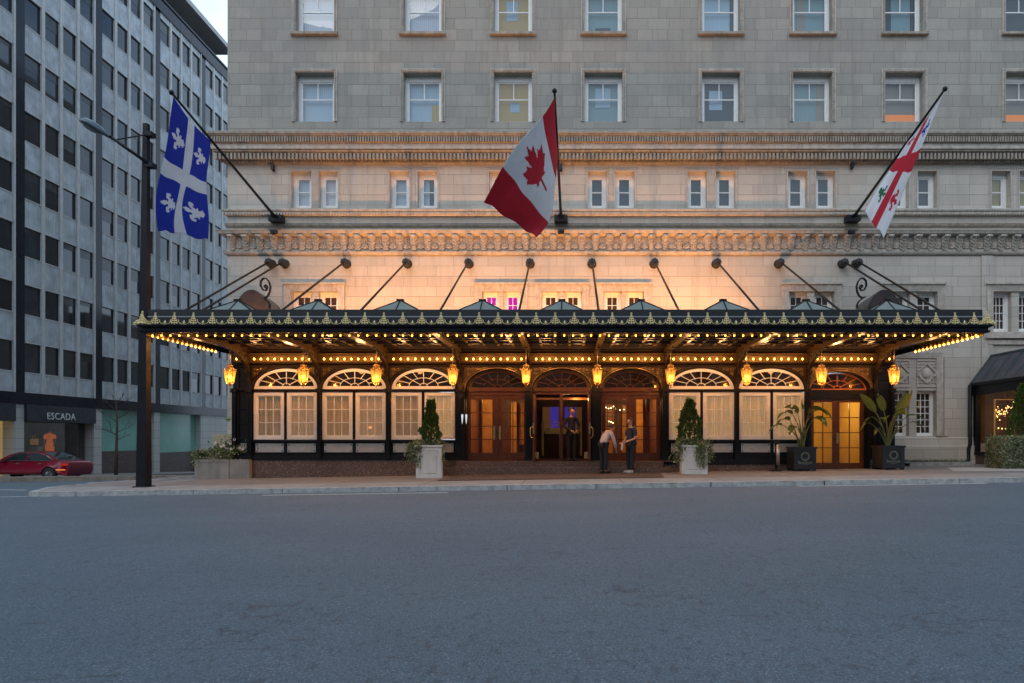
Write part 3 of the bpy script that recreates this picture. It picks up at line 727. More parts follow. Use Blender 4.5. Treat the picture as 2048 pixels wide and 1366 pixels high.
glass_shop = glass('shop_glass', (.92,.92,.88), .03)
def fanlight(xc, z0, rx, ry, mat, y, f=.13, spokes=True, dark=None, name='fanlight'):
    mb = MB(); n = 32
    o = arch_pts(xc, z0, rx, ry, n); i_ = arch_pts(xc, z0+f*.72, rx-f, ry-f*1.45, n)
    for k in range(n):
        a, b, c, d = o[k], o[k+1], i_[k+1], i_[k]
        mb.face([(a[0],y,a[1]),(b[0],y,b[1]),(c[0],y,c[1]),(d[0],y,d[1])], 0); mb.face([(d[0],y,d[1]),(c[0],y,c[1]),(c[0],y+.07,c[1]),(d[0],y+.07,d[1])], 0, True)
        mb.face([(a[0],y,a[1]),(a[0],y+.07,a[1]),(b[0],y+.07,b[1]),(b[0],y,b[1])], 0, True)
    mb.box(xc-rx, xc+rx, y-.012, y+.07, z0, z0+f*.72)
    zc = z0+f*.72; RX, RY = rx-f, ry-f*1.45
    for k in range(1, 8):
        a = PI*k/8; r0 = .52 if k in (1, 3, 5, 7) else .13
        if k == 4: r0 = .13
        p = (xc+RX*r0*math.cos(a), y+.035, zc+RY*r0*math.sin(a)); q = (xc+RX*.995*math.cos(a), y+.035, zc+RY*.995*math.sin(a)); mb.bar(p, q, .022, .022, 0, (0,1,0))
    for r in (.53, .14):
        mb.tube([(xc+RX*r*math.cos(PI*k/18), y+.032, zc+RY*r*math.sin(PI*k/18)*(1.08 if r > .3 else 1.5)) for k in range(19)], .013, 5)
    w = mb.build(name, mat, hotel)
    mb = MB(); mb.face([(x, y+.045, z) for x, z in arch_pts(xc, z0+.05, rx-.05, ry-.08, n)]); mb.build('pane', dark or GLASS_DK, w)
    mb = MB(); mb.face([(x, y+.11, z) for x, z in arch_pts(xc, z0-.01, rx+.0, ry, n)]); mb.build('dark_interior_sheet', B_DARKF, w)  # dark sheet painted for the unlit room behind the fanlight
B_DARKF = M('dim_interior', (.07,.05,.03), .9, var=.3, scale=2)
for i, (a, b) in enumerate(WB):
    x0, x1 = sx(a), sx(b); xm = (x0+x1)/2
    casement(x0, xm-.045, BL_V[i % 2] if i < 3 else BL_L[1]); casement(xm+.045, x1, BL_L[0 if i < 2 else 1])
    fanlight(xm, ZF0, (x1-x0)/2, ZF1-ZF0, WHITE, YS+.02)
mb = MB(); mb.ball(P(740.5, 855, YS+.11), .06, 10, 6, 0, .8); mb.build('orange_glow_ball', emis('small_orange_glow', (1,.42,.16), .9), hotel)  # small glowing orange ball between pane and blind
# steel kick plates with corner bolts
for a, b in [(482.5,493.5)]+[((s), (e)) for w in WB for s, e in ((w[0]+4, (w[0]+w[1])/2-3), ((w[0]+w[1])/2+4, w[1]-3))]:
    mb = MB(); x0, x1 = sx(a), sx(b); z0, z1 = sz(904.5), sz(887)
    mb.box(x0, x1, YS-.03, YS-.004, z0, z1)
    for xx in (x0+.05, x1-.05):
        for zz in (z0+.045, z1-.045): mb.lathe([(.022,0),(.02,-.012),(.001,-.016)], (xx, YS-.03, zz), 8, 1, True, 'Y')
    mb.build('kick_plate', [STEEL, IRON], hotel)
# granite plinth and steps
mb = MB(); y0 = YS-.10
mb.box(X(497,y0), X(912,y0), y0, YS+.1, -.6, ZB-.003)
mb.build('granite_plinth', GRANITE, hotel)
mb = MB(); mb.box(X(1326,y0), X(1614,y0), y0, YS+.1, -.3, ZB-.16-.003); mb.box(X(1746,y0), FRt+.05, y0, YS+.1, -.3, -.0); mb.build('granite_plinth', GRANITE, hotel)
mb = MB(); mb.box(X(880,22.0), X(1342,22.0), 21.78, YS-.26, -.3, .215); mb.box(X(912,22.1), X(1326,22.1), 22.03, 24.6, -.3, .395)
for p in (921, 1058.5, 1192.5, 1330): mb.box(sx(p)-.17, sx(p)+.17, 22.06, YS-.0, .39, .42)
mb.build('granite_step', GRANITE, hotel)
# --- doors
def handle_plate(x, y, z0, z1, parent, bow=True, w=.07):
    mb = MB(); mb.box(x-w/2, x+w/2, y-.012, y-.001, z0, z1)
    if bow: mb.tube([(x, y-.01, z0+.06), (x, y-.07, z0+.08), (x, y-.07, z1-.08), (x, y-.01, z1-.06)], .014, 6)
    mb.build('handle', BRASS, parent)
def door(x0, x1, z0, z1, y, nx, nz, st=.11, bot=.26, top=.15, hs=None, hz=None, glass_m=None, bow=False):
    mb = MB(); t = .05
    mb.box(x0, x0+st, y, y+t, z0, z1); mb.box(x1-st, x1, y, y+t, z0, z1); mb.box(x0+st, x1-st, y+.002, y+t-.002, z0, z0+bot); mb.box(x0+st, x1-st, y+.002, y+t-.002, z1-top, z1)
    X0, X1, Z0, Z1 = x0+st, x1-st, z0+bot, z1-top
    for s in ((X0-.012, X0+.006),(X1-.006, X1+.012)): mb.box(s[0], s[1], y-.008, y, Z0, Z1)
    for i in range(1, nx): xm = X0+(X1-X0)*i/nx; mb.box(xm-.013, xm+.013, y+.005, y+.045, Z0, Z1)
    for i in range(1, nz): zm = Z0+(Z1-Z0)*i/nz; mb.box(X0, X1, y+.007, y+.043, zm-.013, zm+.013)
    d = mb.build('door', WOOD, hotel)
    mb = MB(); mb.face([(X0,y+.025,Z0),(X1,y+.025,Z0),(X1,y+.025,Z1),(X0,y+.025,Z1)]); mb.build('pane', glass_m or GLASS_CLR, d)
    if hs is not None: handle_plate(x1-st/2 if hs > 0 else x0+st/2, y, hz[0], hz[1], d, bow)
    return d
zt = sz(789); YD = YS+.32
def dz(py): return Z(py, YD)
for (a, b) in (DB[0], DB[2]):
    x0, x1 = X(a, YD)+.02, X(b, YD)-.0; xm = (x0+x1)/2
    x0 = max(x0, sx(a)); x1 = min(x1, sx(b))
    door(x0, xm-.04, .40, dz(790), YD, 2, 4, hs=1, hz=(dz(879), dz(852))); door(xm+.04, x1, .40, dz(790), YD, 2, 4, hs=-1, hz=(dz(879), dz(852)))
    mb = MB(); mb.box(xm-.04, xm+.04, YD-.03, YD+.08, .40, dz(790)); mb.box(sx(a), sx(b), YD-.03, YD+.08, dz(790), ZF0-.06); mb.box(sx(a), sx(b), YD-.09, YD+.08, ZF0-.06, ZF0-.0)
    mb.build('door_frame', WOOD, hotel)
# middle doorway with a vestibule, centre post and long brass pulls on the open leaves
a, b = DB[1]; x0, x1 = sx(a), sx(b); xm = X(1122.5, YD)
mb = MB(); mb.box(xm-.05, xm+.05, YD-.03, YD+.06, .40, dz(789)); mb.box(x0, x1, YD-.03, YD+.08, dz(789), ZF0-.06); mb.box(x0, x1, YD-.09, YD+.08, ZF0-.06, ZF0)
mb.box(x0, x0+.11, YD-.04, YD+.05, .40, dz(789)); mb.box(x1-.11, x1, YD-.04, YD+.05, .40, dz(789))
mb.build('door_frame', WOOD, hotel)
for s, xx in ((-1, x0+.055), (1, x1-.055)):     # open leaves seen almost edge-on
    mb = MB(); mb.box(xx-.03, xx+.03, YS-.40, YD-.05, .42, dz(791)); d = mb.build('door', WOOD, hotel)
    mb = MB(); mb.box(xx-.022, xx+.022, YS-.425, YS-.402, dz(868), dz(846)); o = s*.06
    mb.tube([(xx, YS-.42, dz(855)), (xx+s*.07, YS-.46, dz(855)), (xx+s*.10, YS-.46, dz(858)), (xx+s*.10, YS-.46, dz(872)), (xx+s*.07, YS-.46, dz(875)), (xx, YS-.42, dz(875))], .014, 6)
    mb.build('handle', BRASS, d)
for s, px in ((-1, 1074), (1, 1172)):
    mb = MB(); x = X(px, YD); mb.box(x-.06, x+.06, YD-.06, YD-.045, dz(917), dz(904)); mb.build('kick_plate', BRASS, hotel)
mb = MB(); mb.bar((x0+.1, YD+.2, dz(797)), (x1-.1, YD+.2, dz(797)), .05, .07); mb.build('door_header', M('copper_trim', (.75,.30,.10), .3, metal=.8), hotel)
for (a, b) in DB: fanlight(sx((a+b)/2), ZF0, (sx(b)-sx(a))/2-.015, sz(738)-ZF0-.02, WOOD, YD-.02, .10, dark=GLASS_DK)
# restaurant door on the right
YE = YS+.25
x0, x1 = X(1621, YE), X(1727, YE); xm = X(1671, YE); ez = lambda py: Z(py, YE)
door(x0, xm, -.03, ez(799), YE, 2, 4, .10, .36, .10, None); door(xm+.004, x1, -.03, ez(799), YE, 2, 4, .12, .36, .10, -1, (ez(887), ez(866)))
mb = MB(); mb.box(x0-.05, x0, YE-.05, YE+.06, -.05, ez(799)); mb.box(x1, sx(1740)-.01, YE-.02, YE+.06, -.05, ez(799)); mb.box(x0-.05, sx(1740)-.01, YE-.04, YE+.06, ez(799), ez(779))
mb.build('door_frame', [IRON], hotel)
fanlight(sx(1680), sz(779), (sx(1738)-sx(1622))/2, sz(745)-sz(779), M('orange_stained_wood', (.42,.13,.035), .35, var=.2), YE-.05, .06)
# --- interiors behind the doors
OAK = M('amber_oak_panelling', (.30,.12,.03), .5, var=.3, scale=2.5)
def room(x0, x1, y0, y1, z0, z1, mat, name='lobby_wall'):
    mb = MB(); mb.face([(x0,y1,z0),(x1,y1,z0),(x1,y1,z1),(x0,y1,z1)]); mb.face([(x0,y0,z0),(x0,y1,z0),(x0,y1,z1),(x0,y0,z1)]); mb.face([(x1,y0,z0),(x1,y0,z1),(x1,y1,z1),(x1,y1,z0)])
    mb.face([(x0,y0,z1),(x0,y1,z1),(x1,y1,z1),(x1,y0,z1)]); mb.face([(x0,y0,z0),(x1,y0,z0),(x1,y1,z0),(x0,y1,z0)])
    return mb.build(name, mat, hotel)
room(-3.35, -1.25, YD+.09, 26.6, .40, 2.75, OAK); room(1.03, 3.05, YD+.09, 26.8, .40, 2.75, OAK); room(-1.22, 1.0, YD+.09, 26.4, .398, 2.75, M('dark_vestibule', (.09,.04,.02), .5, var=.3))
room(7.95, 9.85, YE+.08, 25.2, -.03, 2.55, M('yellow_plaster', (.72,.55,.16), .8, var=.08))
# things one sees inside: posts, panels, curtains, bench, chandelier bulbs
mb = MB()
for x0_, x1_, zz0, zz1, yy in ((-3.2,-2.75,.6,2.6,25.4),(-2.62,-2.5,.6,2.45,25.0),(-1.9,-1.3,.9,2.5,26.2),(-2.15,-1.95,.5,2.5,25.6)): mb.box(x0_, x1_, yy, yy+.06, zz0, zz1)
for x0_, x1_, zz0, zz1, yy in ((1.2,1.75,1.25,2.45,26.4),(1.15,1.7,.55,1.15,26.4),(2.35,2.75,.5,2.62,25.2),(2.05,2.2,.6,2.4,26.0)): mb.box(x0_, x1_, yy, yy+.06, zz0, zz1)
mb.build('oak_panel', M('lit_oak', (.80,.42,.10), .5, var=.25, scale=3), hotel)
mb = MB()
for x in (1.3, 1.5, 1.7): mb.box(x-.01, x+.01, 26.36, 26.39, 1.25, 2.45)
for z in (1.5, 1.75, 2.0, 2.25): mb.box(1.2, 1.75, 26.36, 26.39, z-.01, z+.01)
for x in (-1.75, -1.6, -1.45): mb.box(x-.01, x+.01, 26.16, 26.19, 1.6, 2.4)
mb.build('cabinet_glazing_bar', WOOD, hotel)
CUR = bpy.data.materials.new('violet_lit_curtain')
CUR = blind_mat('violet_lit_curtain', (.14,.09,.60), .20, 110); CUR2 = blind_mat('amber_curtain', (.30,.14,.05), .16, 60)
for xa, xb, mt in ((X(1100,26),X(1118,26),CUR),(X(1085,26),X(1100,26),CUR2),(X(1129,26),X(1152,26),CUR),(X(1152,26),X(1164,26),CUR2)):
    mb = MB(); n = 16
    for i in range(n):
        p = xa+(xb-xa)*i/n; q = xa+(xb-xa)*(i+1)/n; mb.face([(p,26.0+.04*math.sin(i*2.1),1.4),(q,26.0+.04*math.sin(i*2.1+2.1),1.4),(q,26.0+.04*math.sin(i*2.1+2.1),2.33),(p,26.0+.04*math.sin(i*2.1),2.33)])
    mb.build('curtain', mt, hotel)
mb = MB()
mb.box(X(1083,24.8), X(1164,24.8), 24.6, 24.66, Z(845,24.8), Z(843.5,24.8)); mb.box(X(1083,24.8), X(1164,24.8), 24.6, 24.66, Z(851,24.8), Z(849.5,24.8)); mb.box(X(1090,24.8), X(1158,24.8), 24.55, 24.6, Z(868,24.8), Z(856,24.8))
mb.box(X(1084,24.8), X(1088,24.8), 24.6, 24.66, .5, Z(843.5,24.8)); mb.box(X(1160,24.8), X(1164,24.8), 24.6, 24.66, .5, Z(843.5,24.8)); mb.box(X(1119,24.8), X(1124,24.8), 24.6, 24.66, .5, Z(843.5,24.8))
mb.build('brass_rail', M('dull_brass', (.40,.32,.12), .4, metal=.6, var=.2), hotel)
mb = MB()
for px, py in ((1212,815),(1217,817),(1222,816),(1227,813),(1232,818),(1209,811),(1218,843),(1222,844),(1226,846),(1240,820),(1248,819)):
    mb.ball(P(px, py, 25.6), .018, 6, 4)
mb.build('chandelier_bulb', emis('chandelier_glow', (1,.72,.35), 9), hotel)
mb = MB()
mb.box(X(1694,25), X(1695,25)+.02, 25.1, 25.15, Z(850,25), Z(845,25))
for a in ((1705,1706.5,858,808),(1705,1722,809.5,808)): mb.box(X(a[0],25), X(a[1],25), 25.08, 25.14, Z(a[2],25), Z(a[3],25))
mb.build('picture_frame', WOOD, hotel)
# pair of small white wall lamps beside the first door
for px in (924.5, 932.5):
    mb = MB(); p = P(px, 838, YS-.2); mb.lathe([(.001,-.17),(.014,-.1),(.028,.05),(.034,.12),(.02,.15),(.001,.16)], p, 8); mb.bar(p+Vector((0,0,.1)), p+Vector((0,.1,.1)), .02)
    mb.build('wall_lamp', emis('white_lamp_glow', (.9,.95,1), .75), hotel)

# ================================================================ entrance canopy
YG = 17.8; YP = 18.1
canopy = thing('entrance_canopy', (0, 20.5, 3.9), 'wide black iron and glass canopy edged with gold palmettes and rows of amber bulbs', 'canopy')
GX0, GX1 = X(272, YG), X(1988, YG)
ZG0, ZG1 = Z(664, YG), Z(648.5, YG)
mb = MB()
prof = [(0, ZG0),(.05, ZG0+.0),(.07, Z(660,YG)),(.03, Z(659,YG)),(.03, Z(655,YG)),(.09, Z(653,YG)),(.12, Z(650,YG)),(.12, ZG1),(0, ZG1)]
n = len(prof); yb = YG+.12
# three-sided gutter, mitred at the corners
V = []
for d, z in prof: V.append((GX0+.12-d, YW, z))
for d, z in prof: V.append((GX0+.12-d, yb-d, z))
for d, z in prof: V.append((GX1-.12+d, yb-d, z))
for d, z in prof: V.append((GX1-.12+d, YW, z))
for s in range(3):
    mb.mesh(V, [(s*n+i, (s+1)*n+i, (s+1)*n+i+1, s*n+i+1) for i in range(n-1)]) if s == 0 else mb.f.extend([(s*n+i, (s+1)*n+i, (s+1)*n+i+1, s*n+i+1) for i in range(n-1)])
while len(mb.m) < len(mb.f): mb.m.append(0); mb.sm.append(False)
mb.face([(GX0+.12, yb, ZG1), (GX1-.12, yb, ZG1), (GX1-.12, yb+.18, ZG1), (GX0+.12, yb+.18, ZG1)])
mb.face([(GX0+.12, yb, ZG0), (GX0+.12, yb, ZG1), (GX1-.12, yb, ZG1), (GX1-.12, yb, ZG0)])
mb.face([(GX0+.12, yb, ZG0), (GX0+.12, YW, ZG0), (GX0+.12, YW, ZG1), (GX0+.12, yb, ZG1)]); mb.face([(GX1-.12, yb, ZG0), (GX1-.12, YW, ZG0), (GX1-.12, YW, ZG1), (GX1-.12, yb, ZG1)])
mb.build('gutter', IRON, canopy)
QX0, QX1 = X(296, YP), X(1965, YP)
mb = MB()
zt_, zl = Z(619, YP), Z(633.5, YP)
mb.box(QX0, QX1, YP, YP+.05, ZG1-.1, zt_); mb.box(QX0, QX0+.05, YP+.05, YW, ZG1-.1, zt_); mb.box(QX1-.05, QX1, YP+.05, YW, ZG1-.1, zt_)
mb.box(QX0-.01, QX1+.01, YP-.015, YP, zl-.013, zl+.013, 1)
mb.build('parapet', [M('black_roof_panel', (.010,.013,.017), .5, var=.25, scale=3), M('pale_drip_edge', (.35,.38,.42), .4, metal=.4)], canopy)
# roof deck with an opening per bay
BX = PX; mb = MB(); ops = []
for i in range(9): ops.append((BX[i]+.2, BX[i+1]-.2, 18.3, 19.9)); ops.append((BX[i]+.2, BX[i+1]-.2, 20.2, 21.9))
def deck(mb, x0, x1, y0, y1, holes, z, m=0):
    xs = sorted({x0, x1, *[h[0] for h in holes], *[h[1] for h in holes]}); ys = sorted({y0, y1, *[h[2] for h in holes], *[h[3] for h in holes]})
    for j in range(len(ys)-1):
        for i in range(len(xs)-1):
            cx, cy = (xs[i]+xs[i+1])/2, (ys[j]+ys[j+1])/2
            if not any(h[0] < cx < h[1] and h[2] < cy < h[3] for h in holes): mb.box(xs[i], xs[i+1], ys[j], ys[j+1], z, z+.05, m)
deck(mb, QX0+.05, QX1-.05, YP+.05, YW-.002, ops, 4.17)
mb.build('roof_deck', IRON, canopy)
FROST = bpy.data.materials.new('frosted_roof_glass'); FROST.use_nodes = True
nt = FROST.node_tree; b = nt.nodes['Principled BSDF']; b.inputs['Base Color'].default_value = (.30,.42,.42,1); b.inputs['Roughness'].default_value = .3; b.inputs['Specular IOR Level'].default_value = .2
tr = nt.nodes.new('ShaderNodeBsdfTranslucent'); tr.inputs[0].default_value = (.65,.8,.8,1); mx = nt.nodes.new('ShaderNodeMixShader'); mx.inputs[0].default_value = .6
o_ = nt.nodes['Material Output']; nt.links.new(b.outputs[0], mx.inputs[1]); nt.links.new(tr.outputs[0], mx.inputs[2]); nt.links.new(mx.outputs[0], o_.inputs[0])
for i in range(9):
    xa, xb = BX[i]+.2, BX[i+1]-.2
    mb = MB(); mb.box(xa, xb, 20.2, 21.9, 4.175, 4.19); mb.build('roof_pane', FROST, canopy)
    x0_, x1_, y0_, y1_ = xa-.12, xb+.12, 18.22, 19.98; xc, yc, zb, za = (xa+xb)/2, 19.1, 4.36, Z(600.5, 19.1)
    C4 = [(x0_,y0_,zb),(x1_,y0_,zb),(x1_,y1_,zb),(x0_,y1_,zb)]
    mb = MB(); A = (xc, yc, za)
    for k in range(4): mb.face([C4[k], C4[(k+1) % 4], A])
    s = mb.build('skylight', FROST, canopy)
    mb = MB()
    for k in range(4): mb.bar(C4[k], A, .045, .035); mb.bar(C4[k], C4[(k+1) % 4], .05, .05)
    for k in (0, 2): mb.bar(((C4[k][0]+C4[(k+1)%4][0])/2, C4[k][1], zb), A, .035, .03)
    mb.box(xc-.1, xc+.1, yc-.06, yc+.06, za-.02, za+.025)
    mb.box(x0_, x1_, y0_-.002, y0_+.03, 4.2, zb); mb.box(x0_, x1_, y1_-.03, y1_, 4.2, zb); mb.box(x0_, x0_+.03, y0_, y1_, 4.2, zb); mb.box(x1_-.03, x1_, y0_, y1_, 4.2, zb)
    mb.build('skylight_frame', IRON, s)
# beams, ribs and cross bars under the roof
for i, x in enumerate(PX):
    mb = MB(); mb.box(x-.055, x+.055, 18.0, 22.2, 3.93, 4.165); mb.box(x-.085, x+.085, 17.98, 22.2, 3.905, 3.932); mb.build('main_beam', BEAMM, canopy)
for x in ((GX0+.2+PX[0])/2, (GX1-.2+PX[-1])/2):
    mb = MB(); mb.box(x-.04, x+.04, 18.0, 22.2, 3.99, 4.165); mb.build('main_beam', IRON2, canopy)
for i in range(9):
    for k in range(1, 5):
        x = PX[i]+(PX[i+1]-PX[i])*k/5; mb = MB(); mb.box(x-.018, x+.018, 18.0, 21.95, 4.06, 4.165); mb.box(x-.035, x+.035, 18.0, 21.95, 4.045, 4.06); mb.build('rib', BEAMM, canopy)
for y in (18.25, 18.95, 19.65, 20.1, 20.8, 21.5, 21.95):
    mb = MB(); mb.box(QX0+.1, QX1-.1, y-.025, y+.025, 4.02, 4.16); mb.build('cross_bar', IRON2, canopy)
# curved brackets from pilaster to beam
for i, x in enumerate(PX):
    mb = MB(); n = 12; A = Vector((x, 22.17, 2.95)); out = []
    for k in range(n+1):
        a = PI/2*k/n; out.append(Vector((x, 22.15-1.55*(1-math.cos(a)), 2.95+.95*math.sin(a))))
    for k in range(n):
        mb.bar(out[k], out[k+1]+(out[k+1]-out[k])*.05, .09, .05)
    for k in range(n):      # thin pierced web behind the curve
        p, q = out[k], out[k+1]
        for s in (-.02, .02): mb.face([(x+s, p.y, p.z), (x+s, q.y, q.z), (x+s, q.y, 3.9), (x+s, p.y, 3.9)], 1)
    for k, (yy, zz, rr) in enumerate(((21.9,3.65,.16),(21.5,3.74,.11),(21.2,3.8,.07),(22.0,3.3,.09))):
        mb.tube([(x-.03, yy+rr*math.cos(t*PI/6), zz+rr*math.sin(t*PI/6)) for t in range(12)], .018, 4, 0, True); mb.tube([(x+.03, yy+rr*math.cos(t*PI/6), zz+rr*math.sin(t*PI/6)) for t in range(12)], .018, 4, 0, True)
    mb.build('bracket', [IRON2, FILI], canopy)
# tie rods with ball rosettes on the wall
ROD = [539,566,690,813,937,1060,1184,1309,1434,1560,1688,1716]
BALLM = M('blackened_ball', (.02,.022,.026), .5, var=.5, scale=30, bump=1, bscale=28)
for px in ROD:
    x = X(px, YW-.2); zc = Z(525.5, YW-.2)
    mb = MB(); mb.ball((x, YW-.22, zc), .145, 12, 8)
    for k in range(8):
        a = k*PI/4; mb.ball((x+.1*math.cos(a), YW-.30, zc+.1*math.sin(a)), .05, 6, 4)
    mb.ball((x, YW-.36, zc), .055, 6, 4); mb.lathe([(.17,0),(.16,-.03),(.1,-.08),(.08,-.2)], (x, YW-.001, zc), 12, 0, True, 'Y')
    r = mb.build('rosette', BALLM, canopy)
    mb = MB(); mb.tube([(x, YW-.34, zc-.03), (x, 18.32, 4.3)], .034, 8); mb.ball((x, YW-.45, zc-.06), .055, 6, 4); mb.build('tie_rod', IRON2, canopy)
# hoods and iron scrolls at each end
HOOD = M('rusted_brown_sheet', (.045,.028,.022), .55, var=.5, scale=3, streak=.5)
for px, s in ((503, -1), (1769, 1)):
    yy = 22.8; xc = X(px, yy); zb = 4.22; rr = X(px+43, yy)-xc; hh = Z(579, yy)-zb
    n = 18; mb = MB(); arc = [(xc-rr*math.cos(PI*k/n), zb+hh*math.sin(PI*k/n)**.8) for k in range(n+1)]
    for k in range(n):
        a, b = arc[k], arc[k+1]; mb.face([(a[0],yy,a[1]),(b[0],yy,b[1]),(b[0]+s*.25,24.7,b[1]),(a[0]+s*.25,24.7,a[1])], 1, True)
    mb.face([(a[0],yy,a[1]) for a in arc]); mb.face([(a[0]+s*.25,24.7,a[1]) for a in arc])
    mb.build('hood', [HOOD, STEEL if False else M('grey_sheet', (.10,.105,.11), .45, metal=.3, var=.2)], canopy)
    mb = MB(); xb = X(520 if s < 0 else 1716, 22.9); zz = lambda py: Z(py, 22.9); sg = 1 if s < 0 else -1
    c = Vector((X(529 if s < 0 else 1728, 22.9), 22.9, zz(571))); pts = []
    C = lambda px, py: P(px if s < 0 else 2254-px, py, 22.9)
    raw = [(531,576),(529,572),(533,570),(535,575),(532,581),(526,580),(521.5,572),(522,562),(527,556.5),(533,557),(538,563),(541,573),(540,583),(536,592),(530,596),(524,594),(529,597),(536,602),(540,609),(540,620)]
    for k in range(len(raw)-1):
        for q in range(3): a_ = raw[k]; b_ = raw[k+1]; pts.append(C(a_[0]+(b_[0]-a_[0])*q/3, a_[1]+(b_[1]-a_[1])*q/3))
    for p, q in zip(pts, pts[1:]): mb.bar(p, q, .12, .022, 0, (0,1,0)) if False else mb.bar(p, q+(q-p)*.15, .032, .10, 0, (0,1,0))
    mb.build('scroll', IRON, canopy)
# gold palmettes along the front
def palmette(mb, x, y, z, h, s=1.0):
    mb.bar((x, y, z), (x, y, z+h*.85), .022*s, .02); mb.tube([(x+.018*math.cos(a*PI/4), y, z+h*.93+.022*math.sin(a*PI/4)) for a in range(8)], .009*s, 4, 0, True)
    for k, (zz, w, r) in enumerate(((.12,.080,.017),(.30,.070,.016),(.46,.056,.015),(.61,.042,.013),(.75,.028,.010))):
        for sg in (-1, 1):
            mb.tube([(x, y, z+h*(zz-.03)), (x+sg*w*.6, y-.012, z+h*(zz+.04)), (x+sg*w, y-.015, z+h*(zz+.0)), (x+sg*w*.85, y-.02, z+h*(zz-.07))], [r*.7,r*1.05,r*.95,r*.5], 5)
    for sg in (-1, 1):
        mb.tube([(x, y, z+.02), (x+sg*.07, y, z+.05), (x+sg*.115, y, z+.10), (x+sg*.095, y, z+.135), (x+sg*.07, y, z+.115)], [.010,.011,.009,.008,.006], 5)
        mb.tube([(x+sg*.10, y, z+.085), (x+sg*.135, y, z+.045), (x+sg*.18, y, z+.018), (x+sg*.247, y, z+.014)], [.007,.008,.007,.007], 5)
def fleur(mb, x, y, z, h):
    mb.bar((x-.03, y, z), (x+.03, y, z), .022, .03, 0); mb.tube([(x, y, z), (x, y, z+h*.5), (x, y, z+h)], [.012,.02,.004], 5)
    for sg in (-1, 1): mb.tube([(x, y, z+h*.25), (x+sg*.03, y-.008, z+h*.55), (x+sg*.045, y-.01, z+h*.42)], [.008,.012,.006], 5)
px0 = [311+38.05*k for k in range(44)]; ORN_Y = YG+.04; p1 = f1 = None
for k, px in enumerate(px0):
    x = X(311+ (1948-311)*k/43, ORN_Y)
    if p1 is None:
        mb = MB(); palmette(mb, x, ORN_Y, ZG1-.003, Z(625, ORN_Y)-ZG1); p1 = mb.build('palmette', GOLD, canopy, (x, ORN_Y, ZG1)); xf = x
    else: copy_at(p1, (x-xf, 0, 0))
    if k < 43:
        x2 = x+.4963/2*1.0
        if f1 is None:
            mb = MB(); fleur(mb, x2, ORN_Y, ZG1-.003, .12); f1 = mb.build('fleuron', GOLD, canopy, (x2, ORN_Y, ZG1)); xg = x2
        else: copy_at(f1, (x2-xg, 0, 0))
for px, s in ((285, -1), (1974, 1)):
    mb = MB(); x = X(px, ORN_Y); palmette(mb, x, ORN_Y, ZG1-.003, Z(622, ORN_Y)-ZG1, 1.3)
    for k in range(4): palmette(mb, x+s*.06, ORN_Y+.05+k*.07, ZG1-.003, (Z(622, ORN_Y)-ZG1)*(.8-.12*k), 1.1); 
    for k in range(7): mb.ball((x+s*(.03+.03*k), ORN_Y, ZG1+.05+.03*math.sin(k*2)), .03, 5, 4)
    mb.build('corner_palmette', GOLD, canopy)
# bulbs
BULB = emis('amber_bulb', (1.0,.43,.055), 7.0); BULB2 = emis('bright_amber_bulb', (1.0,.44,.045), 15.0)
SOCK = GOLDIRON
bulbs = []
for k in range(93):
    x = X(305+17.9*k, 18.02); 
    if x < GX1-.2: bulbs.append((x, 18.02, 3.86))
front_n = len(bulbs)
side = []
for s in (-1, 1):
    for k in range(15): side.append(((GX0+.22) if s < 0 else (GX1-.22), 18.15+.232*k, 3.86))
back = []
for i in range(9):
    for k in range(9):
        back.append((PX[i]+.24+(PX[i+1]-PX[i]-.48)*k/8, 22.0, 3.70))
back += [(PX[0]-.33, 22.0, 3.70), (PX[9]+.33, 22.0, 3.70)]
def bulb_mesh(mb, x, y, z, back=False):
    mb.ball((x, y, z), .029 if back else .023, 8, 5, 0, 1.15)
mb = MB(); bulb_mesh(mb, *bulbs[0]); proto = mb.build('bulb', BULB, canopy, bulbs[0])
for b_ in bulbs[1:] + side[:100-len(bulbs)]: copy_at(proto, Vector(b_)-Vector(bulbs[0]))
mb = MB()
for b_ in side[100-len(bulbs):] + back: bulb_mesh(mb, *b_, True)
ob = mb.build('bulbs', BULB2, canopy); ob['kind'] = 'stuff'
# sockets, lacework and scroll trim that carry the bulbs
mb = MB()
for x, y, z in bulbs+side: mb.lathe([(.032,.09),(.03,.03),(.022,.02)], (x, y, z), 6, 0)
for x, y, z in back: mb.lathe([(.035,.0),(.03,-.1),(.02,-.14)], (x, y+.17, z), 6, 0, True, 'Y')
mb.build('bulb_sockets', SOCK, canopy)['kind'] = 'stuff'
mb = MB(); k = 0
for x, y, z in bulbs[::2]:
    if k == 0:
        mb.tube([(x+.115+.04*math.cos(a*PI/5), 17.93, 3.875+.04*math.sin(a*PI/5)) for a in range(10)], .009, 4, 0, True)
        mb.tube([(x-.12, 17.93, 3.91), (x+.04, 17.93, 3.912), (x+.075, 17.93, 3.895), (x+.08, 17.93, 3.88)], .009, 4); sr0 = mb.build('scroll_ring', GOLDIRON, canopy); sx0 = x; k = 1
    else: copy_at(sr0, (x-sx0, 0, 0))
for x in (GX0+.15, GX1-.15):
    mb = MB(); mb.box(x-.012, x+.012, 18.0, 21.6, 3.86, 3.93); mb.build('side_trim', GOLDIRON, canopy)
mb = MB(); mb.box(PX[0]-.5, PX[9]+.5, 22.10, 22.13, 3.60, 3.88); 
mb.sweep([(0,3.56),(.05,3.57),(.07,3.60),(.03,3.62)], PX[0]-.5, PX[9]+.5, 22.1); mb.sweep([(0,3.82),(.10,3.84),(.12,3.88),(0,3.90)], PX[0]-.5, PX[9]+.5, 22.1)
mb.build('bulb_board', M('gilt_backing', (.085,.05,.018), .4, metal=.5, var=.5, scale=30, bump=.8, bscale=35), canopy)
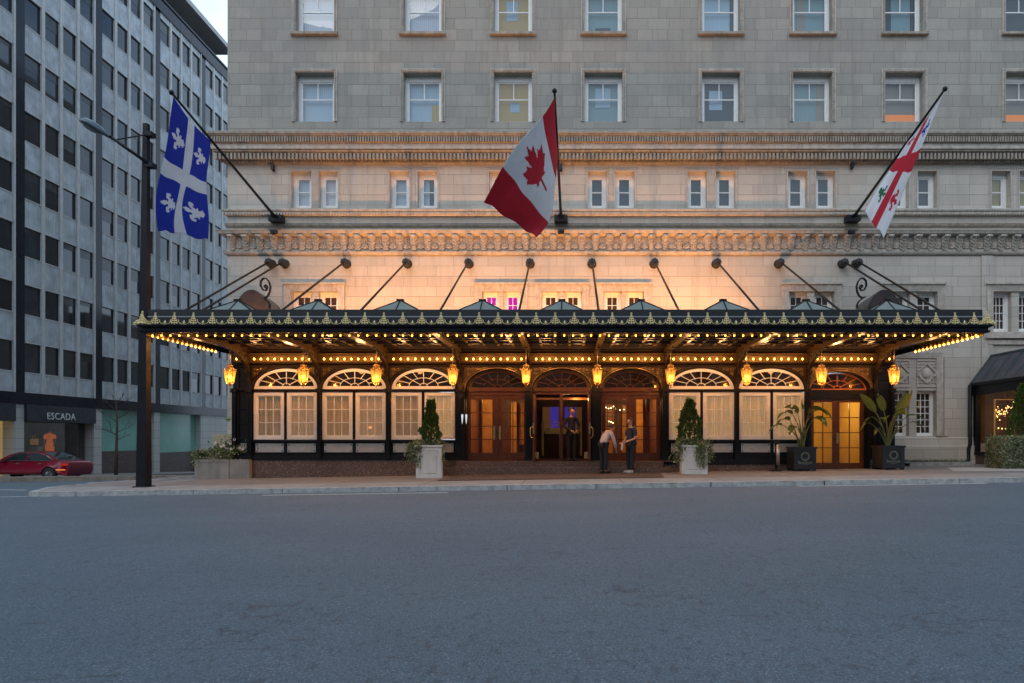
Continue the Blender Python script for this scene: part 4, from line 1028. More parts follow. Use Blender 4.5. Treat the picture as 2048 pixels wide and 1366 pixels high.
# ---- hanging lanterns
AMB = bpy.data.materials.new('amber_lantern_glass'); AMB.use_nodes = True; nt = AMB.node_tree; b = nt.nodes['Principled BSDF']
b.inputs['Base Color'].default_value = (.9,.45,.08,1); b.inputs['Roughness'].default_value = .3; b.inputs['Emission Color'].default_value = (1,.47,.07,1); b.inputs['Emission Strength'].default_value = 1.2
tt = nt.nodes.new('ShaderNodeBsdfTransparent'); tt.inputs[0].default_value = (1,.75,.35,1); mx = nt.nodes.new('ShaderNodeMixShader'); mx.inputs[0].default_value = .55
nt.links.new(b.outputs[0], mx.inputs[1]); nt.links.new(tt.outputs[0], mx.inputs[2]); nt.links.new(mx.outputs[0], nt.nodes['Material Output'].inputs[0])
FLAME = emis('lantern_flame', (1,.60,.11), 15.0)
LBRASS = M('gilt_lantern_brass', (.66,.42,.12), .32, metal=.75, var=.25, scale=20)
def lantern(x):
    y, zc = 20.94, 3.05
    r = thing('lantern', (x, y, zc), '', 'lantern', 'hanging lanterns under the canopy')
    mb = MB(); n = 6; T, B = .17, .115; zt, zb = zc+.17, zc-.19
    tp = [Vector((x+T*math.cos(PI/6+k*PI/3), y+T*math.sin(PI/6+k*PI/3), zt)) for k in range(6)]; bp = [Vector((x+B*math.cos(PI/6+k*PI/3), y+B*math.sin(PI/6+k*PI/3), zb)) for k in range(6)]
    for k in range(6): mb.bar(tp[k], bp[k], .016, .016); mb.bar(tp[k], tp[(k+1)%6], .026, .02); mb.bar(bp[k], bp[(k+1)%6], .022, .02); mb.ball(tp[k]+Vector((0,0,.03)), .022, 5, 4)
    for k in range(6):   # swags
        a, b2_ = tp[k], tp[(k+1)%6]; m_ = (a+b2_)/2-Vector((0,0,.06)); mb.tube([a, m_, b2_], .007, 4)
        mb.tube([tp[k], Vector((x,y,0))+(tp[k]-Vector((x,y,0)))*.75+Vector((0,0,.12)) if False else Vector((x+.09*math.cos(PI/6+k*PI/3), y+.09*math.sin(PI/6+k*PI/3), zt+.10)), Vector((x+.035*math.cos(PI/6+k*PI/3), y+.035*math.sin(PI/6+k*PI/3), zt+.15)), Vector((x+.05*math.cos(PI/6+k*PI/3), y+.05*math.sin(PI/6+k*PI/3), zt+.20))], .010, 4)
        mb.tube([bp[k], Vector((x+.06*math.cos(PI/6+k*PI/3), y+.06*math.sin(PI/6+k*PI/3), zb-.06)), Vector((x, y, zb-.09))], .010, 4)
    mb.build('cage', LBRASS, r)
    mb = MB(); mb.lathe([(.05,.19),(.075,.21),(.05,.235),(.035,.26),(.06,.285),(.085,.29)], (x, y, zc), 8)
    for k in range(8): a = k*PI/4; mb.ball((x+.08*math.cos(a), y+.08*math.sin(a), zc+.325), .022, 5, 4); mb.bar((x+.08*math.cos(a), y+.08*math.sin(a), zc+.285), (x+.08*math.cos(a), y+.08*math.sin(a), zc+.33), .014)
    mb.build('crown', LBRASS, r)
    mb = MB(); mb.lathe([(.001,-.36),(.018,-.34),(.008,-.32),(.03,-.29),(.05,-.27)], (x, y, zc), 8); mb.build('finial', LBRASS, r)
    mb = MB(); mb.tube([(x, y, zc+.28), (x, y, 3.92)], .012, 6); mb.build('hanging_rod', LBRASS, r)
    mb = MB()
    for k in range(6): mb.face([bp[k], bp[(k+1)%6], tp[(k+1)%6], tp[k]])
    mb.build('glass', AMB, r)
    mb = MB()
    for k in range(3):
        a = k*2*PI/3; mb.ball((x+.04*math.cos(a), y+.04*math.sin(a), zc-.02), .028, 6, 5, 0, 1.8)
    mb.build('flame_bulb', FLAME, r)
    return r
lan0 = lantern(PX[0]-.02)
LLAB = ['amber lantern hanging at the left corner of the canopy beside the empty side street',
 'amber lantern between the first and second arched windows left of the doors',
 'amber lantern in front of the arch end between the second and third left windows',
 'amber lantern left of the first mahogany entrance door',
 'amber lantern between the first doorway and the middle doorway',
 'amber lantern between the middle doorway and the door behind the standing men',
 'amber lantern over the topiary planter right of the three doorways',
 'amber lantern between the two lit windows right of the doorways',
 'amber lantern before the orange fanlight of the restaurant door',
 'amber lantern at the right corner of the canopy above the broad leaved plant']
for i, x in enumerate(PX):
    o = lan0 if i == 0 else copy_tree(lan0, (x-PX[0], 0, 0))
    o['label'] = LLAB[i]
# ================================================================ office building on the left (facade plane x = -30)
XO = -30.0
def oy(px): return XO*F/(px-1137.0)
office = thing('office_building', (XO, 48, -2.4), 'tall grey panelled office block with dark vertical bands and a fashion shop at street level', 'building')
CONC = M('weathered_grey_panel', (.50,.55,.59), .7, var=.30, scale=1.3, streak=.55, bump=.15, bscale=20)
FIN = M('pale_window_mullion', (.58,.59,.58), .6, var=.12, scale=2, streak=.3)
DKP = M('dark_slate_cladding', (.010,.014,.024), .16, var=.2, scale=.9, spec=.3)
OG = M('dark_office_glass', (.004,.010,.020), .04, spec=.5, var=.3, scale=.4)
OG.node_tree.nodes['Principled BSDF'].inputs['IOR'].default_value = 1.75
OG2 = M('grey_office_glass', (.03,.04,.05), .05, var=.4, scale=1.5); OG3 = M('drawn_blind_behind_glass', (.045,.052,.058), .12, var=.3, scale=3)
OFRM = M('dark_window_frame', (.05,.052,.055), .4)
TILE = None
P0 = 37.0; PER = 6.25; SW = .68; NF = 9; ZW0 = 4.78; FH = 3.2; WH = 1.62
yend = 66.0
strips = [P0+PER*k for k in range(-2, 5)]
ztop = 32.45
mb = MB(); mb.box(XO-14, XO-.12, 24.5, yend, 3.0, 33.2); mb.build('wall_core', DKP, office)
# spandrels and small panels between windows
fin = MB(); wins = []; panels = []
for s in strips:
    y0 = s+SW; w = (PER-SW)/4
    for c in range(4):
        a = y0+w*c; b = a+w
        if b > yend: continue
        fin.box(XO-.12, XO+.05, b-.22 if c < 3 else b-.12, b-.0 if c < 3 else b, 3.62, ztop)
        for k in range(-1, NF):
            zb = ZW0+FH*k+WH; ztp = ZW0+FH*(k+1) if k < NF-1 else ztop
            if k == -1: zb = 3.65
            panels.append((a+.01, b-(.23 if c < 3 else .13), zb+.06, ztp-.06))
            fin.box(XO-.12, XO+.02, a, b-.22, zb+.0, zb+.055); fin.box(XO-.12, XO+.02, a, b-.22, ztp-.055, ztp)
        for k in range(NF):
            zb = ZW0+FH*k; wins.append((a, b-(.22 if c < 3 else .12), zb, zb+WH))
fin.build('mullion', FIN, office)
for s in strips:
    mb = MB()
    for k in range(-1, NF+1): mb.box(XO-.12, XO-.01, s, s+SW, max(3.65, ZW0+FH*k+.0)+.008, min(ztop, ZW0+FH*(k+1)))
    mb.build('dark_pilaster', DKP, office)
mb = MB()
for i in range(int((yend-24.5)/.52)): y = 24.5+.52*i; mb.box(XO-.12, XO+.10, y, y+.512, 3.05, 3.64)
mb.box(XO-.12, XO+.06, 24.5, yend, 3.0, 3.05)
mb.build('dark_fascia_band', DKP, office)
mb = MB()
for i in range(int((yend-24.5)/1.56)): y = 24.5+1.56*i; mb.box(XO-.12, XO+.12, y, y+1.545, ztop+.0, 33.35)
mb.box(XO-.2, XO+.2, 24.5, yend, 33.35, 33.5); mb.build('parapet_band', DKP, office)
def visible(w):
    y = (w[0]+w[1])/2; px = 1137+XO*F/y
    return -12 < px < 456 and Z(0, y) > w[2]-.2
vis = sorted([w for w in wins if visible(w)], key=lambda w: w[0]); hid = [w for w in wins if not visible(w)]
fx = XO-.10
pv = sorted([p for p in panels if visible(p)], key=lambda w: w[0]); ph = [p for p in panels if not visible(p)]
for p in pv[:100]: mb = MB(); mb.box(XO-.12, XO-random.uniform(0,.006), *p); mb.build('spandrel_panel', CONC, office)
mb = MB()
for p in pv[100:]+ph: mb.box(XO-.12, XO-random.uniform(0,.006), *p)
mb.build('spandrel_panels', CONC, office)['kind'] = 'stuff'
def wingeo(mb, w):
    a, b, z0, z1 = w; mb.box(fx-.04, fx+.03, a, a+.04, z0, z1, 0); mb.box(fx-.04, fx+.03, b-.04, b, z0, z1, 0); mb.box(fx-.04, fx+.03, a+.04, b-.04, z0, z0+.04, 0); mb.box(fx-.04, fx+.03, a+.04, b-.04, z1-.04, z1, 0)
def winpane(mb, w, t=0):
    a, b, z0, z1 = w; mb.face([(fx+t,a+.03,z0+.03),(fx-t,b-.03,z0+.03),(fx-t,b-.03,z1-.03),(fx+t,a+.03,z1-.03)])
for i, w in enumerate(vis[:100]):
    mb = MB(); wingeo(mb, w); o = mb.build('window', OFRM, office)
    mb = MB(); winpane(mb, w, random.uniform(-.012,.012)); mb.build('pane', OG if random.random() > .16 else OG2, o)
    if random.random() < .45:
        a_, b_, z0_, z1_ = w; zz = z1_-random.choice((.25,.35,.5,.8)); mb = MB(); mb.face([(fx+.013,a_+.05,zz),(fx+.013,b_-.05,zz),(fx+.013,b_-.05,z1_-.04),(fx+.013,a_+.05,z1_-.04)]); mb.build('roller_blind', OG3, o)
mb = MB()
for w in vis[100:]+hid: wingeo(mb, w)
r = mb.build('windows', OFRM, office); r['kind'] = 'stuff'
mb = MB()
for w in vis[100:]+hid: winpane(mb, w, random.uniform(-.006,.006))
mb.build('pane', OG, r)
# blinds drawn behind a few panes, seen as lighter patches
# roof slab of the set-back top floor
mb = MB(); mb.box(XO-16, XO+.1, 24, 61.0, 35.35, 35.75, 0); mb.build('roof_slab', M('pale_roof_soffit', (.46,.47,.47), .8, var=.08), office)
mb = MB(); mb.box(XO-14, XO-3.5, 24.5, 58, 33.2, 35.35); mb.build('penthouse_wall', CONC, office)
# ground floor
def tilemat():
    m, nt, b = base_mat('pale_stone_tiles'); gm = nt.nodes.new('ShaderNodeNewGeometry'); sp = nt.nodes.new('ShaderNodeSeparateXYZ'); nt.links.new(gm.outputs['Position'], sp.inputs[0])
    ad = ND(nt, 'ShaderNodeMath', operation='ADD'); nt.links.new(sp.outputs[0], ad.inputs[0]); nt.links.new(sp.outputs[1], ad.inputs[1])
    cb = nt.nodes.new('ShaderNodeCombineXYZ'); nt.links.new(ad.outputs[0], cb.inputs[0]); nt.links.new(sp.outputs[2], cb.inputs[1])
    br = nt.nodes.new('ShaderNodeTexBrick'); nt.links.new(cb.outputs[0], br.inputs['Vector']); br.offset = 0; br.inputs['Scale'].default_value = 1
    br.inputs['Mortar Size'].default_value = .012; br.inputs['Brick Width'].default_value = 1.0; br.inputs['Row Height'].default_value = .56
    for k, c in (('Color1', (.50,.50,.48)), ('Color2', (.56,.56,.53)), ('Mortar', (.25,.25,.25))): br.inputs[k].default_value = (*c, 1)
    nt.links.new(br.outputs['Color'], b.inputs['Base Color']); b.inputs['Roughness'].default_value = .45; return m
TILE = tilemat()
for s in strips[1:5]: mb = MB(); mb.box(XO-.9, XO-.0, s-.08, s+SW-.06, sidez(0, s)-.3, 3.0); mb.build('pillar', TILE, office)
mb = MB(); mb.box(XO-.9, XO-.0, strips[5]-.08, yend, -3.2, 3.0); mb.build('tiled_wall', TILE, office)
TEAL = M('green_tinted_shop_glass', (.26,.56,.48), .15, var=.12, scale=.5, spec=.4)
GRB = speckle('brown_granite_base', (.10,.05,.045), (.05,.03,.03), (.17,.10,.09), 10, .4)
for k in (3, 4):     # bays with green film on the glass
    a, b = strips[k]+SW-.06, strips[k+1]-.08
    zb = sidez(0, a)+1.55
    mb = MB(); mb.box(XO-.50, XO-.42, a, b, zb, 3.0); mb.build('shop_glass', TEAL, office)
    mb = MB(); mb.box(XO-.50, XO-.35, a, b, -3.0, zb); mb.build('granite_base', GRB, office)
# the fashion shop bay (strips[2] .. strips[3]) with a dark awning board and lit display
SIGN = M('dark_navy_sign_board', (.018,.022,.032), .6, var=.2, scale=2)
INSH = M('dark_shop_interior', (.05,.05,.052), .7, var=.4, scale=.8)
for k in (1, 2):
    a, b = strips[k]+SW-.06, strips[k+1]-.08
    zs0 = 2.05
    mb = MB(); mb.box(XO-.2, XO+.14, a+.02, b-.02 if k == 2 else b-.02, zs0, 3.0); mb.build('sign_board', SIGN, office)
    mb = MB(); mb.face([(XO-.55, a, -2.2),(XO-.55, b, -2.2),(XO-.55, b, zs0+.3),(XO-.55, a, zs0+.3)]); mb.build('shop_window', glass('shop_window_glass', (.8,.82,.82), .10), office)
    mb = MB(); lit = INSH if k == 2 else blind_mat('cream_lit_shop', (.75,.55,.25), .35)
    mb.face([(XO-3.0, a, -2.3),(XO-3.0, b, -2.3),(XO-3.0, b, 3.0),(XO-3.0, a, 3.0)]); mb.face([(XO-.6, b, -2.3),(XO-3.0, b, -2.3),(XO-3.0, b, 3.0),(XO-.6, b, 3.0)]); mb.face([(XO-.6, a, -2.3),(XO-3.0, a, -2.3),(XO-3.0, a, 3.0),(XO-.6, a, 3.0)])
    mb.face([(XO-.6, a, -1.15),(XO-.6, b, -1.15),(XO-3.0, b, -1.15),(XO-3.0, a, -1.15)]); mb.face([(XO-.6, a, 2.9),(XO-.6, b, 2.9),(XO-3.0, b, 2.9),(XO-3.0, a, 2.9)])
    mb.build('shop_interior', lit, office)
    mb = MB(); mb.box(XO-.57, XO-.40, a, b, -3.0, -1.15); mb.build('granite_base', GRB, office)
# lettering
def text(s, size, loc, rot, mat, parent, name='lettering', ext=.02, space=1.0):
    cu = bpy.data.curves.new(name, 'FONT'); cu.body = s; cu.size = size; cu.extrude = ext; cu.align_x = 'CENTER'; cu.align_y = 'CENTER'; cu.space_character = space
    tmp = bpy.data.objects.new(name+'_tmp', cu); COL.objects.link(tmp); tmp.rotation_euler = rot
    dg = bpy.context.evaluated_depsgraph_get(); dg.update(); me = bpy.data.meshes.new_from_object(tmp.evaluated_get(dg))
    rm = Matrix.Rotation(0, 4, 'X'); me.transform(tmp.rotation_euler.to_matrix().to_4x4()); bpy.data.objects.remove(tmp)
    me.materials.clear(); me.materials.append(mat); o = link(name, me, loc, parent); return o
LETW = M('white_sign_letter', (.75,.76,.76), .5)
yc = (oy(95)+oy(142))/2
lt = text('ESCADA', .56, (XO+.16, yc-.05, Z(833.5, yc*.995)), (PI/2, 0, PI/2), LETW, office, 'lettering', .015, 1.12)
# mannequin in an orange dress
ym = oy(99.5)*1.045; zc = lambda py: Z(py, ym)
xm_ = X(99.5, ym)
man = thing('mannequin', (xm_, ym, -1.15), 'headless mannequin in a short orange dress inside the dark shop window', 'mannequin')
mb = MB(); mb.lathe([(.24,0),(.26,.35),(.19,.62),(.16,.75),(.21,.98),(.22,1.05),(.12,1.16),(.06,1.19)], (xm_, ym, zc(905)), 12, 0, True, 'Z', 1, .7)
for s in (-1, 1): mb.tube([(xm_+s*.19, ym, zc(905)+1.08), (xm_+s*.27, ym, zc(905)+1.0), (xm_+s*.31, ym, zc(905)+.84)], [.08,.09,.08], 6)
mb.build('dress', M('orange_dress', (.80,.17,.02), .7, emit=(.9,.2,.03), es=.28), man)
mb = MB()
for s in (-1, 1): mb.tube([(xm_+s*.31, ym, zc(905)+.88), (xm_+s*.33, ym-.02, zc(905)+.6), (xm_+s*.27, ym-.1, zc(905)+.35)], [.045,.04,.03], 6)
mb.tube([(xm_, ym, zc(905)+1.15), (xm_, ym, zc(905)+1.27)], [.05,.04], 6)
for s in (-1, 1): mb.tube([(xm_+s*.1, ym, zc(905)+.1), (xm_+s*.1, ym, -1.12)], [.09,.05], 6)
mb.build('figure', M('grey_mannequin', (.45,.42,.40), .4), man)
bag = MB(); yb_ = ym; p = P(67, 889, yb_); bag.box(p.x-.2, p.x+.2, yb_, yb_+.14, p.z-.02, p.z+.34); bag.tube([(p.x-.1,yb_+.05,p.z+.34),(p.x-.06,yb_+.05,p.z+.55),(p.x+.06,yb_+.05,p.z+.55),(p.x+.1,yb_+.05,p.z+.34)], .015, 5)
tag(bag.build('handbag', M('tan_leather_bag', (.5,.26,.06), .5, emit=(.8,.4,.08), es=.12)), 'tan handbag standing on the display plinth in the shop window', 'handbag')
bx = MB(); p = P(72, 902, ym); bx.box(p.x-.24, p.x+.24, ym-.2, ym+.25, -1.145, Z(893, ym)-.0); tag(bx.build('display_plinth', M('pale_display_block', (.4,.41,.4), .6)), 'small pale display block under the handbag in the shop window', 'display block')
# a plain block further down the street, only met in reflections
mb = MB(); mb.box(-8, 26, 76, 92, -3, 15); rb = mb.build('stone_block', STONE_UP); tag(rb, 'plain stone block standing beyond the hotel along the side street', 'building')
# the terrace across the street, behind the camera: it shades the road and shows in the panes
ob_ = thing('opposite_terrace', (0, -14, 0), 'grey stone terrace facing the hotel from across the street', 'building')
mb = MB(); oh = []
for i in range(26):
    for k in range(5): oh.append((-70+i*5.4, -70+i*5.4+1.5, 2+k*3.9, 4.3+k*3.9))
wall_cells(mb, -72, 72, -2, 21, oh, -14); 
for x0_, x1_, z0_, z1_ in oh: mb.face([(x0_,-14.35,z0_),(x1_,-14.35,z0_),(x1_,-14.35,z1_),(x0_,-14.35,z1_)], 1)
mb.face([(-72,-14,21),(72,-14,21),(72,-24,21),(-72,-24,21)]); mb.build('wall', [STONE_UP, OG], ob_)
# ================================================================ street furniture, flags, plants, vehicle
# street lamp
YL = 18.5
lx = X(287.5, YL); zl0 = g(lx)
lamp = thing('street_lamp', (lx, YL, zl0), 'tall dark square street lamp post with a cobra head beside the canopy corner', 'street lamp')
POST = M('dark_brown_lamp_post', (.009,.009,.013), .5, spec=.25, var=.3, scale=2, streak=.4)
mb = MB(); ztop_ = Z(248, YL)
def sq(mb, c0, w0, c1, w1, m=0):
    V = [Vector(c0)+Vector((i*w0/2, j*w0/2, 0)) for i, j in ((-1,-1),(1,-1),(1,1),(-1,1))]+[Vector(c1)+Vector((i*w1/2, j*w1/2, 0)) for i, j in ((-1,-1),(1,-1),(1,1),(-1,1))]
    mb.mesh(V, [(0,3,2,1),(4,5,6,7),(0,1,5,4),(1,2,6,5),(2,3,7,6),(3,0,4,7)], m)
sq(mb, (lx, YL, zl0), .27, (lx+.07, YL, ztop_), .125); mb.build('pole', POST, lamp)
mb = MB(); sq(mb, (lx, YL, zl0+.002), .40, (lx, YL, zl0+.03), .38); mb.build('base_plate', POST, lamp)
mb = MB(); YA = YL-.1
a = P(301, 330, YA); b = P(216, 270, YA-.5); mb.tube([a, b], [.045,.04], 8); c = P(299, 268, YA); d = P(229, 280, YA-.42); mb.tube([c, d], .018, 6)
for q in (a, c): mb.obox(q+Vector((-.02,.05,0)), .2, .22, .12)
mb.build('arm', IRON, lamp)
mb = MB(); A = P(219, 273, YA-.5); B = P(158, 238, YA-.9); ax = (B-A); L = ax.length; ax.normalize(); sd = Vector((0,1,0)); sd = (sd-ax*sd.dot(ax)).normalized(); up = ax.cross(sd).normalized(); 
if up.z < 0: up = -up
rings = [(0,.05,.05,.05),(.15,.08,.06,.05),(.35,.19,.12,.07),(.6,.24,.15,.08),(.85,.21,.12,.07),(.97,.11,.06,.05),(1,.02,.02,.02)]; n = 14; V = []
for t, w, hu, hd in rings:
    for k in range(n):
        an = 2*PI*k/n; s_, c_ = math.sin(an), math.cos(an); V.append(A+ax*(L*t)+sd*(c_*w)+up*(s_*(hu if s_ > 0 else hd)))
mb.mesh(V, [(i*n+k, i*n+(k+1)%n, (i+1)*n+(k+1)%n, (i+1)*n+k) for i in range(len(rings)-1) for k in range(n)], 0, True)
mb.build('lamp_head', M('grey_lamp_housing', (.10,.13,.16), .3, metal=.4, var=.15), lamp)
mb = MB(); V = []
for i in range(7):
    t = i/6
    for k in range(n): an = 2*PI*k/n; rr = math.cos(t*PI/2); V.append(A+ax*(L*(.58+.30*rr*math.cos(an)))+sd*(.17*rr*math.sin(an))-up*(.055+.07*math.sin(t*PI/2)))
mb.mesh(V, [(i*n+k, i*n+(k+1)%n, (i+1)*n+(k+1)%n, (i+1)*n+k) for i in range(6) for k in range(n)], 0, True)
mb.build('lens', M('clear_lamp_lens', (.22,.24,.24), .15, spec=.8), lamp)
# flagpoles: from the wall out over the street
CLOTH = {}
def cloth(name, c):
    m, nt, b = base_mat(name); cc = mixc(nt, ramp(nt, noise(nt, 3, 3), .3, .7), tuple(x*.9 for x in c), c); nt.links.new(cc, b.inputs['Base Color']); b.inputs['Roughness'].default_value = .75
    t = nt.nodes.new('ShaderNodeBsdfTranslucent'); nt.links.new(cc, t.inputs[0]); mx = nt.nodes.new('ShaderNodeMixShader'); mx.inputs[0].default_value = .35
    nt.links.new(b.outputs[0], mx.inputs[1]); nt.links.new(t.outputs[0], mx.inputs[2]); nt.links.new(mx.outputs[0], nt.nodes['Material Output'].inputs[0]); return m
F_RED, F_WHITE, F_BLUE, F_GRN = cloth('red_flag_cloth', (.60,.018,.045)), cloth('white_flag_cloth', (.78,.80,.84)), cloth('blue_flag_cloth', (.01,.04,.46)), cloth('green_flag_cloth', (.03,.16,.06))
POLES = [((553,437),(343,185),18.1,'black diagonal pole carrying the blue and white flag at the left corner'),((1122,437),(1109,182),18.2,'black pole over the middle of the facade carrying the red maple flag'),((1705,437),(1890,178),18.4,'black diagonal pole on the right carrying the white flag with a red cross')]
for (bx_, by_), (tx, ty), yt, lab in POLES:
    b = P(bx_, by_, YW-.25); t = P(tx, ty, yt); po = thing('flagpole', tuple(b), lab, 'flagpole', 'flagpoles on the facade')
    mb = MB(); mb.tube([b, b+(t-b)*.5, t], [.05,.042,.028], 8); mb.build('pole', IRON, po)
    mb = MB(); mb.ball(t, .07, 8, 6); mb.build('finial', IRON, po)
    mb = MB(); mb.box(b.x-.24, b.x+.24, YW-.4, YW-.07, b.z-.12, b.z+.08); mb.bar(b+Vector((-.2,0,0)), b+(t-b)*.06, .03); mb.bar(b+Vector((.2,0,0)), b+(t-b)*.06, .03); mb.build('base_bracket', IRON, po)
LEAF = [(0,1),(-.12,.74),(-.34,.84),(-.25,.36),(-.47,.60),(-.52,.48),(-.82,.53),(-.72,.26),(-.86,.17),(-.40,-.22),(-.46,-.36),(-.06,-.30),(-.08,-.78)]
LEAF = LEAF + [(-x, y) for x, y in reversed(LEAF[1:])]
FLEUR = [(0,1),(-.18,.62),(-.12,.3),(-.16,.05),(-.36,.42),(-.66,.40),(-.72,.05),(-.52,-.12),(-.5,.1),(-.38,-.02),(-.3,-.22),(-.42,-.3),(-.4,-.42),(-.2,-.42),(-.3,-.75),(0,-.95)]
FLEUR = FLEUR + [(-x, y) for x, y in reversed(FLEUR[1:-1])]
def inside(p, poly):
    x, y = p; c = False; n = len(poly)
    for i in range(n):
        x0, y0 = poly[i]; x1, y1 = poly[i-1]
        if (y0 > y) != (y1 > y) and x < (x1-x0)*(y-y0)/(y1-y0)+x0: c = not c
    return c
def flag(name, surf, paint, mats, nu, nv, label, group='flags flying from the facade'):
    mb = MB(); V = []; th = .0
    for j in range(nv+1):
        for i in range(nu+1): V.append(surf(i/nu, j/nv))
    n = len(mb.v); mb.v += [tuple(v) for v in V]
    for j in range(nv):
        for i in range(nu):
            a = j*(nu+1)+i; mb.f.append((a, a+1, a+nu+2, a+nu+1)); mb.m.append(paint((i+.5)/nu, (j+.5)/nv)); mb.sm.append(True)
    o = mb.build('flag', mats); tag(o, label, 'flag', group)
    s = o.modifiers.new('Solidify', 'SOLIDIFY'); s.thickness = .006
    return o
def bez(p, q, r, t): return (1-t)**2*p+2*t*(1-t)*q+t*t*r
def mk(A, B, C, D, m1, m2, rip, amp, ph=0, tw=0):
    """A,B hoist ends on the pole; D,C fly ends; m1, m2 middle control points of the two long edges"""
    A, B, C, D, m1, m2 = map(Vector, (A, B, C, D, m1, m2))
    def s(u, v):
        p = bez(A, m1, D, v); q = bez(B, m2, C, v); r = p+(q-p)*u
        w = amp*v**.7*math.sin(rip*v*6.3+u*2.4+ph)+amp*.55*v*math.sin(u*9+v*7+ph)+.05*math.sin(u*PI)*(-1)*(1-v)
        r = r+Vector((w*.35+tw*v*(1-v), w, -.08*math.sin(u*PI)*(1-v)+ .03*math.sin(u*17+v*5)*v)); return r
    return s
# Quebec
def qc(u, v):
    if abs(u-.5) < .085 or abs(v-.5) < .065: return 1
    for cu in (.235, .765):
        for cv in (.235, .765):
            if inside(((v-cv)/.10, -(u-cu)/.19*-1) if False else ((v-cv)/.115, (cu-u)/.17), FLEUR): return 1
    return 0
po0 = lambda t, k: None
def onpole(k, f):
    (bx_, by_), (tx, ty), yt, _ = POLES[k]; b = P(bx_, by_, YW-.25); t = P(tx, ty, yt); return t+(b-t)*f
flag('q', mk(onpole(0,.015)+Vector((0,0,-.05)), onpole(0,.30)+Vector((0,0,-.05)), P(412,478,20.0), P(322,462,18.9), P(310,330,18.3), P(420,380,20.0), .7, .16, .3), qc, [F_BLUE, F_WHITE], 72, 130, 'blue flag with a white cross hanging from the left pole before the office block')
def ca(u, v):
    if v < .25 or v > .75: return 0
    return 0 if inside(((v-.5)/.20*1.0, (.5-u)/.40), LEAF) else 1
flag('c', mk(onpole(1,.02)+Vector((0,0,-.05)), onpole(1,.40)+Vector((0,0,-.05)), P(1072,474,20.2), P(964,400,18.7), P(1065,262,18.2), P(1118,420,20.6), .8, .20, 1.2), ca, [F_RED, F_WHITE], 72, 140, 'red and white maple leaf flag blowing left above the middle of the canopy')
def mo(u, v):
    if abs(u-.5) < .11 or abs(v-.5) < .075: return 0
    for (cu, cv, c) in ((.22,.22,2),(.78,.22,0),(.22,.78,0),(.78,.78,3)):
        if inside(((v-cv)/.11, (cu-u)/.16), FLEUR): return c
    return 1
flag('m', mk(onpole(2,.02)+Vector((0,0,-.05)), onpole(2,.30)+Vector((0,0,-.05)), P(1728,428,20.3), P(1768,472,19.2), P(1838,310,18.5), P(1800,300,20.0), 1.0, .12, 2.1), mo, [F_RED, F_WHITE, F_BLUE, F_GRN], 60, 130, 'white flag with a red cross and small emblems hanging from the right pole')
# ---------------------------------------------------------------- foliage
def leafmat(name, c, var=.45, tr=.25, rough=.5):
    m, nt, b = base_mat(name); oi = nt.nodes.new('ShaderNodeNewGeometry')
    cc = mixc(nt, oi.outputs['Random Per Island'], tuple(x*(1-var) for x in c), tuple(x*(1+var) for x in c)); nt.links.new(cc, b.inputs['Base Color']); b.inputs['Roughness'].default_value = rough
    t = nt.nodes.new('ShaderNodeBsdfTranslucent'); nt.links.new(cc, t.inputs[0]); mx = nt.nodes.new('ShaderNodeMixShader'); mx.inputs[0].default_value = tr
    nt.links.new(b.outputs[0], mx.inputs[1]); nt.links.new(t.outputs[0], mx.inputs[2]); nt.links.new(mx.outputs[0], nt.nodes['Material Output'].inputs[0]); return m
L_CON = leafmat('conifer_foliage', (.065,.13,.03), .5, .3); L_IVY = leafmat('variegated_ivy_leaf', (.14,.18,.075), .5); L_IVP = leafmat('pale_ivy_leaf', (.32,.36,.22), .3)
L_BAN = leafmat('broad_glossy_leaf', (.09,.15,.04), .3, .3, .3); L_PET = M('leaf_stalk', (.14,.17,.05), .5); BARK = M('brown_bark', (.10,.07,.05), .9, var=.3, scale=20, bump=.6); SOIL = M('dark_soil', (.03,.022,.015), .95, var=.3)
L_FLW = leafmat('white_petal', (.75,.68,.66), .15)
def leaf(mb, c, d, s, m=0, w=.55, up=None):
    d = d.normalized(); u = up or Vector((random.uniform(-1,1), random.uniform(-1,1), random.uniform(-1,1))); sd = d.cross(u)
    if sd.length < .05: return
    sd = sd.normalized()*s*w*.5; mb.face([c, c+d*s*.5+sd, c+d*s, c+d*s*.5-sd], m)
def topiary(cx, cy, z0, h, r, seed, label, shape=None):
    rnd = random.Random(seed); t = thing('topiary_conifer', (cx, cy, z0), label, 'topiary', 'clipped conifers in planters')
    mb = MB(); mb.tube([(cx,cy,z0-.15),(cx,cy,z0+h*.85)], [.04,.012], 6); mb.build('trunk', BARK, t)
    mb = MB(); random.seed(seed)
    lumps = [(rnd.uniform(0,1), rnd.uniform(0,2*PI), rnd.uniform(.04,.12)) for _ in range(30)]
    for _ in range(5200):
        q = rnd.random()**.8; a = rnd.uniform(0, 2*PI)
        rad = r*(shape(q) if shape else (1-q)**.55*.98+.03)
        for lt, la, lr in lumps:
            dd = ((q-lt)*h/.16)**2+(math.sin((a-la)/2)*2*rad/.13)**2
            if dd < 1: rad += lr*(1-dd)*(1.1-q)
        rr = rad*rnd.uniform(.62, 1.0)**.5; c = Vector((cx+rr*math.cos(a), cy+rr*math.sin(a), z0+h*q))
        d = Vector((math.cos(a)*.6, math.sin(a)*.6, .9+rnd.uniform(-.5,.4))); leaf(mb, c, d, rnd.uniform(.045,.085)*(1.9 if rnd.random() < .05 else 1), 0, .5)
    mb.build('crown', L_CON, t); return t
